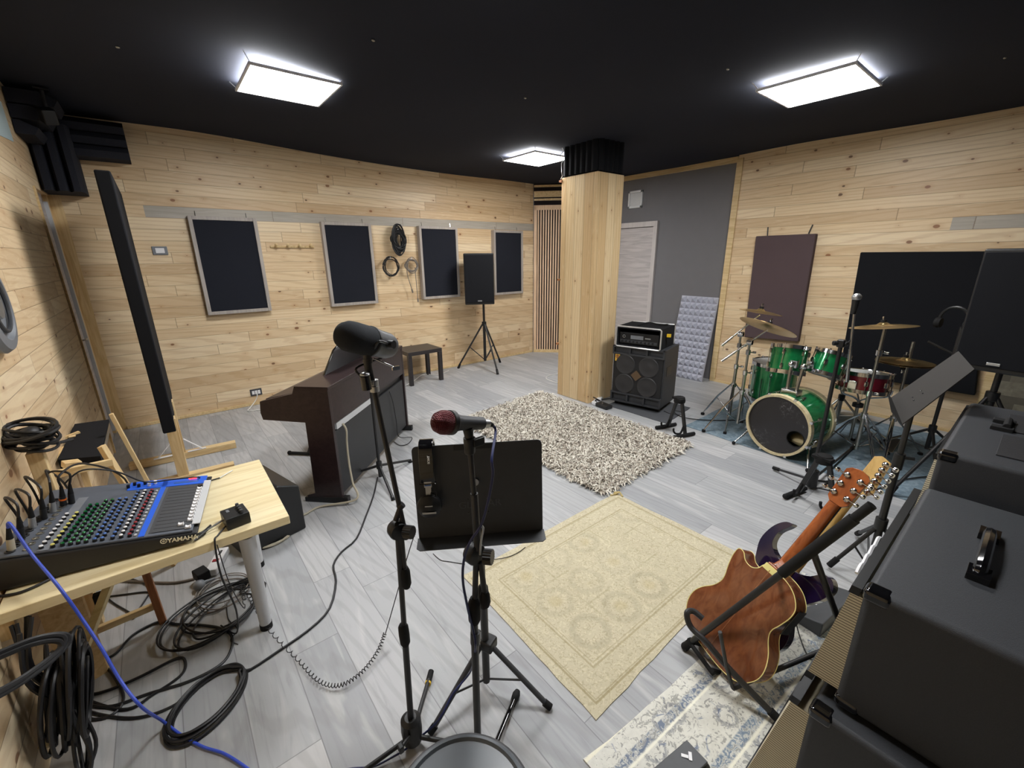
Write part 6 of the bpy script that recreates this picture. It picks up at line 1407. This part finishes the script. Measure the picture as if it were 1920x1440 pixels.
# double stand
t = thing('double_guitar_stand', 'large black tubular double guitar stand with slanting bars', 'guitar stand', fl(1290,1215))
f0 = fl(1287,1210,.018); top_ = gb+GX*.97*sc_+GN*.16+GR*.03
dist0 = math.hypot(f0.x,f0.y)
b1_ = nd(1635,947, 1.60)
f0 = nd(1285,1212, 1.0); 
def floorhit(px,py,z=.018): return fl(px,py,z)
f0 = fl(1285,1212,.018)
# bar passes in front of the body: push the body-side by going through a mid point
mid = nd(1430,1105, math.hypot(G(.25,0,.0).x, G(.25,0,0).y)-.10)
mk('main_bar', MB().cyl(f0, b1_, .0125), M_['blkm'], t)
d_ = (b1_-f0).normalized()
mk('bar_foot', MB().sphere(f0, .018, n=14).cyl(f0, f0+d_*.05, .0165), M_['blkr'], t)
mk('grip', MB().cyl(f0+(b1_-f0)*.60, f0+(b1_-f0)*.93, .0185), M_['blkr'], t); mk('bar_end', MB().cyl(f0+(b1_-f0)*.93, b1_, .0145), M_['blkr'], t)
for f_ in (.55, .70):
    p_ = f0+(b1_-f0)*f_; e_ = p_-GN*.20-GR*.07
    mk('rest_arm', MB().cyl(p_, e_, .009), M_['blkr'], t)
l0, l1 = fl(1290,1152,.15), fl(1472,1362,.018)
p0_ = nd(1288,1150, math.hypot(f0.x,f0.y)); 
mk('lower_bar', MB().tube(smooth([nd(1318,1160,1.56), nd(1300,1146,1.57), nd(1288,1150,1.55), nd(1295,1175,1.53), nd(1325,1205,1.50), nd(1370,1257,1.48), l1],6), .0115, 10), M_['blkm'], t)
dl = (l1-nd(1370,1257,1.48)).normalized(); mk('bar_foot', MB().cyl(l1-dl*.06, l1+dl*.005, .0155), M_['blkr'], t)
mk('cradle_arm', MB().tube([nd(1350,1185,1.44), nd(1362,1250,1.46), fl(1374,1290,.06)], .007, 8), M_['blkm'], t)
far = V3((1.98,.20,.018)); mk('rear_bar', MB().cyl(b1_-d_*.25, far, .0115), M_['blkm'], t); mk('bar_foot', MB().sphere(far,.018,n=12), M_['blkr'], t)
mk('cross_bar', MB().cyl(fl(1374,1290,.06), far+V3((-.05,.05,.05)), .010), M_['blkm'], t)
mk('cradle', MB().tube(smooth([G(-.02,-.07,.03), G(-.035,-.07,-.05), G(-.035,-.07,-.12), G(-.015,-.07,-.13)]), .010, 8).tube(smooth([G(-.02,.07,.03), G(-.035,.07,-.05), G(-.035,.07,-.12), G(-.015,.07,-.13)]), .010, 8).cyl(G(-.03,-.08,.02), G(-.03,.08,.02), .009), M_['blkr'], t)
# small black box with white mark and footswitch
bx = fl(1520,1150,.03); t = thing('stomp_box', 'black wedge box with a small white mark behind the guitars on the patterned rug', 'pedal', (bx.x,bx.y,.012))
u_ = V3((.99,-.12,0)).normalized(); v_ = V3((.12,.99,0)).normalized()
mk('case', MB().prism([(0,0),(.16,0),(.16,.03),(0,.075)], V3((bx.x-.10,bx.y-.07,.012)), v_, V3((0,0,1)), u_*.34), M_['dgrey'], t, bev=.006)
pl_n = V3((0,.27,.96)); 
mk('logo', text_mb('TVV', .035, V3((bx.x+.02,bx.y+.05,.062)), -v_*-1, u_*-1, .0006, .001), M_['white'], t) if False else mk('white_mark', MB().box(V3((bx.x+.06,bx.y+.0,.062)),(.055,.018,.002),Matrix.Rotation(-.27,3,'X')), M_['white'], t)
for i in range(3):
    single('patch_cable', MB().tube(smooth([(bx.x+.2,bx.y-.02-.03*i,.03),(bx.x+.30,bx.y-.06-.04*i,.02),(bx.x+.40,bx.y-.10-.03*i,.02),(bx.x+.55,bx.y-.06,.02)]),.0035,6), M_['cable'], ['front','middle','rear'][i]+' black lead of the wedge box beside the guitars', 'cable')
single('thin_lead', MB().tube(smooth([fl(1493,1170,.05),fl(1500,1195,.02),fl(1512,1225,.016),fl(1523,1237,.016),fl(1536,1222,.016),fl(1550,1218,.016)]),.0025,6), M_['cable'], 'thin curved lead on the patterned rug below the wedge box', 'cable')
# wah pedal at the bottom
wc = fl(1287,1432,.03); t = thing('wah_pedal', 'black rocker pedal with a white mark at the bottom edge on the patterned rug', 'pedal', (wc.x,wc.y,.012))
wu = V3((.93,.37,0)).normalized(); wu = (fl(1282,1400,.02)-fl(1240,1450,.02)).normalized(); wv = V3((-wu.y, wu.x, 0))
o_ = fl(1284,1398,.02); o_.z = .012
u2 = (fl(1240,1440,.02)-fl(1284,1398,.02)); u2.z = 0; u2.normalize(); v2 = V3((-u2.y,u2.x,0)); 
if (fl(1330,1440,.02)-o_).dot(v2) < 0: v2 = -v2
mk('base', MB().prism([(0,0),(.24,0),(.24,.10),(0,.10)], o_, u2, v2, V3((0,0,.045))), M_['blkp'], t, bev=.014, seg=3)
mk('rocker', MB().prism([(.012,.052),(.22,.072),(.22,.080),(.012,.060)], o_+v2*.01, u2, V3((0,0,1)), v2*.08), M_['dgrey'], t, bev=.003)
mk('white_mark', MB().box(o_+u2*.05+v2*.05+V3((0,0,.066)),(.026,.010,.002),rotz(.6)).box(o_+u2*.065+v2*.04+V3((0,0,.067)),(.010,.022,.002),rotz(.6)), M_['white'], t)

# ================================================================ AMPLIFIERS AT THE RIGHT
def amp(name, lab, x0, x1, yc, yft, yfb, yb_, z0, z1):
    """box whose cheeks stop at yc; the framed grille leans out below, from yft at the top to yfb at the bottom"""
    t = thing(name, lab, 'amplifier', ((x0+x1)/2, (yc+yb_)/2, z0))
    mk('cabinet', MB().bb((x0,yb_,z0),(x1,yc,z1)), M_['tolex'], t, bev=.016, seg=4)
    fy = lambda z: yft+(yfb-yft)*(z1-z)/(z1-z0)
    a0, a1, c0, c1 = x0+.012, x1-.012, z0+.012, z1-.014
    def slab(p0, p1, q0, q1, d0, d1):
        return [V3((p0,max(fy(q0)+d0,0),q0)),V3((p1,fy(q0)+d0,q0)),V3((p1,fy(q1)+d0,q1)),V3((p0,fy(q1)+d0,q1)),V3((p0,fy(q0)+d1,q0)),V3((p1,fy(q0)+d1,q0)),V3((p1,fy(q1)+d1,q1)),V3((p0,fy(q1)+d1,q1))], [(3,2,1,0),(4,5,6,7),(0,1,5,4),(1,2,6,5),(2,3,7,6),(3,0,4,7)]
    mb = MB(); b = .022
    for p0,p1,q0,q1 in ((a1-.16,a1,c0,c1),(a0,a1-.16,c0,c0+b),(a0,a1-.16,c1-b,c1)): mb.add(*slab(p0,p1,q0,q1,-.02,0))
    mk('front_frame', mb, M_['blkp'], t)
    g = MB(); q0, q1 = c0+b, c1-b
    g.add([V3((a0,yc-.01,q0)),V3((a1-.16,yc-.01,q0)),V3((a1-.16,yc-.01,q1)),V3((a0,yc-.01,q1)),V3((a0,fy(q0)-.004,q0)),V3((a1-.16,fy(q0)-.004,q0)),V3((a1-.16,fy(q1)-.004,q1)),V3((a0,fy(q1)-.004,q1))], [(3,2,1,0),(4,5,6,7),(0,1,5,4),(1,2,6,5),(2,3,7,6),(3,0,4,7)])
    mk('grille', g, M_['grille'], t)
    for z in (z0+.012, z1-.016):
        mk('corner_guard', MB().box((x0+.022, yc-.024, z), (.05,.054,.034)), M_['shine'], t, bev=.012, seg=3)
    return t
cA, cB = fl(1625,1105,.9), fl(1715,905,.9)
ax0, ax1 = cA.x, cB.x
yfA = .150
amp('guitar_cabinet', 'lowest black speaker box at the lower right corner of the photo', ax0-.05, ax1-.02, .16, .20, .30, -.42, .0, .535)
tA = amp('guitar_amplifier', 'large black amplifier with beige grille and top handle, nearest at the right edge', ax0, ax1, yfA-.025, .148, .200, -.36, .545, .90)
h0, h1 = fl(1833,1082,.9), fl(1845,1005,.9)
mk('handle', MB().tube(smooth([(h0.x,h0.y,.908),(h0.x+.02,h0.y,.925),((h0.x+h1.x)/2,h0.y,.932),(h1.x-.02,h0.y,.925),(h1.x,h0.y,.908)]), .013, 8).box((h0.x,h0.y,.908),(.055,.04,.018)).box((h1.x,h0.y,.908),(.055,.04,.018)), M_['shine'], tA, bev=.003)
sq = [V3((ax0+.10+.028*i, .158, .866+.009*(i%2))) for i in range(9)]
mk('script_plate', MB().tube(smooth(sq,4), .005, 6), M_['white'], tA, label='white script lettering')
cC, cD = fl(1776,850,1.0), fl(1812,752,1.0)
amp('guitar_cabinet', 'black lower speaker box under the farther amplifier at the right', 1.90, 2.72, .19, .20, .24, -.38, .0, .53)
tB = amp('guitar_amplifier', 'farther black amplifier with recessed handle and top vents at the right edge', cC.x, cD.x, .125, .132, .165, -.40, .545, 1.0)
v0 = fl(1903,770,1.0); v1 = fl(1903,865,1.0)
hc_ = fl(1880,800,1.0)
mk('handle', MB().box((hc_.x-.05,hc_.y+.0,1.004),(.035,.06,.02)).box((hc_.x+.055,hc_.y,1.004),(.035,.06,.02)).tube([(hc_.x-.05,hc_.y-.01,1.016),(hc_.x+.055,hc_.y-.01,1.016)],.012,8), M_['blkr'], tB, bev=.003)
for s_ in (0,1):
    x0_ = cC.x+.10+s_*.32
    mk('vent_panel', MB().bb((x0_,-.30,1.0),(x0_+.26,v0.y+.01,1.004)), plain('vent_mesh', (30,30,34), .6, bump=1, bs=300), tB, bev=.001)
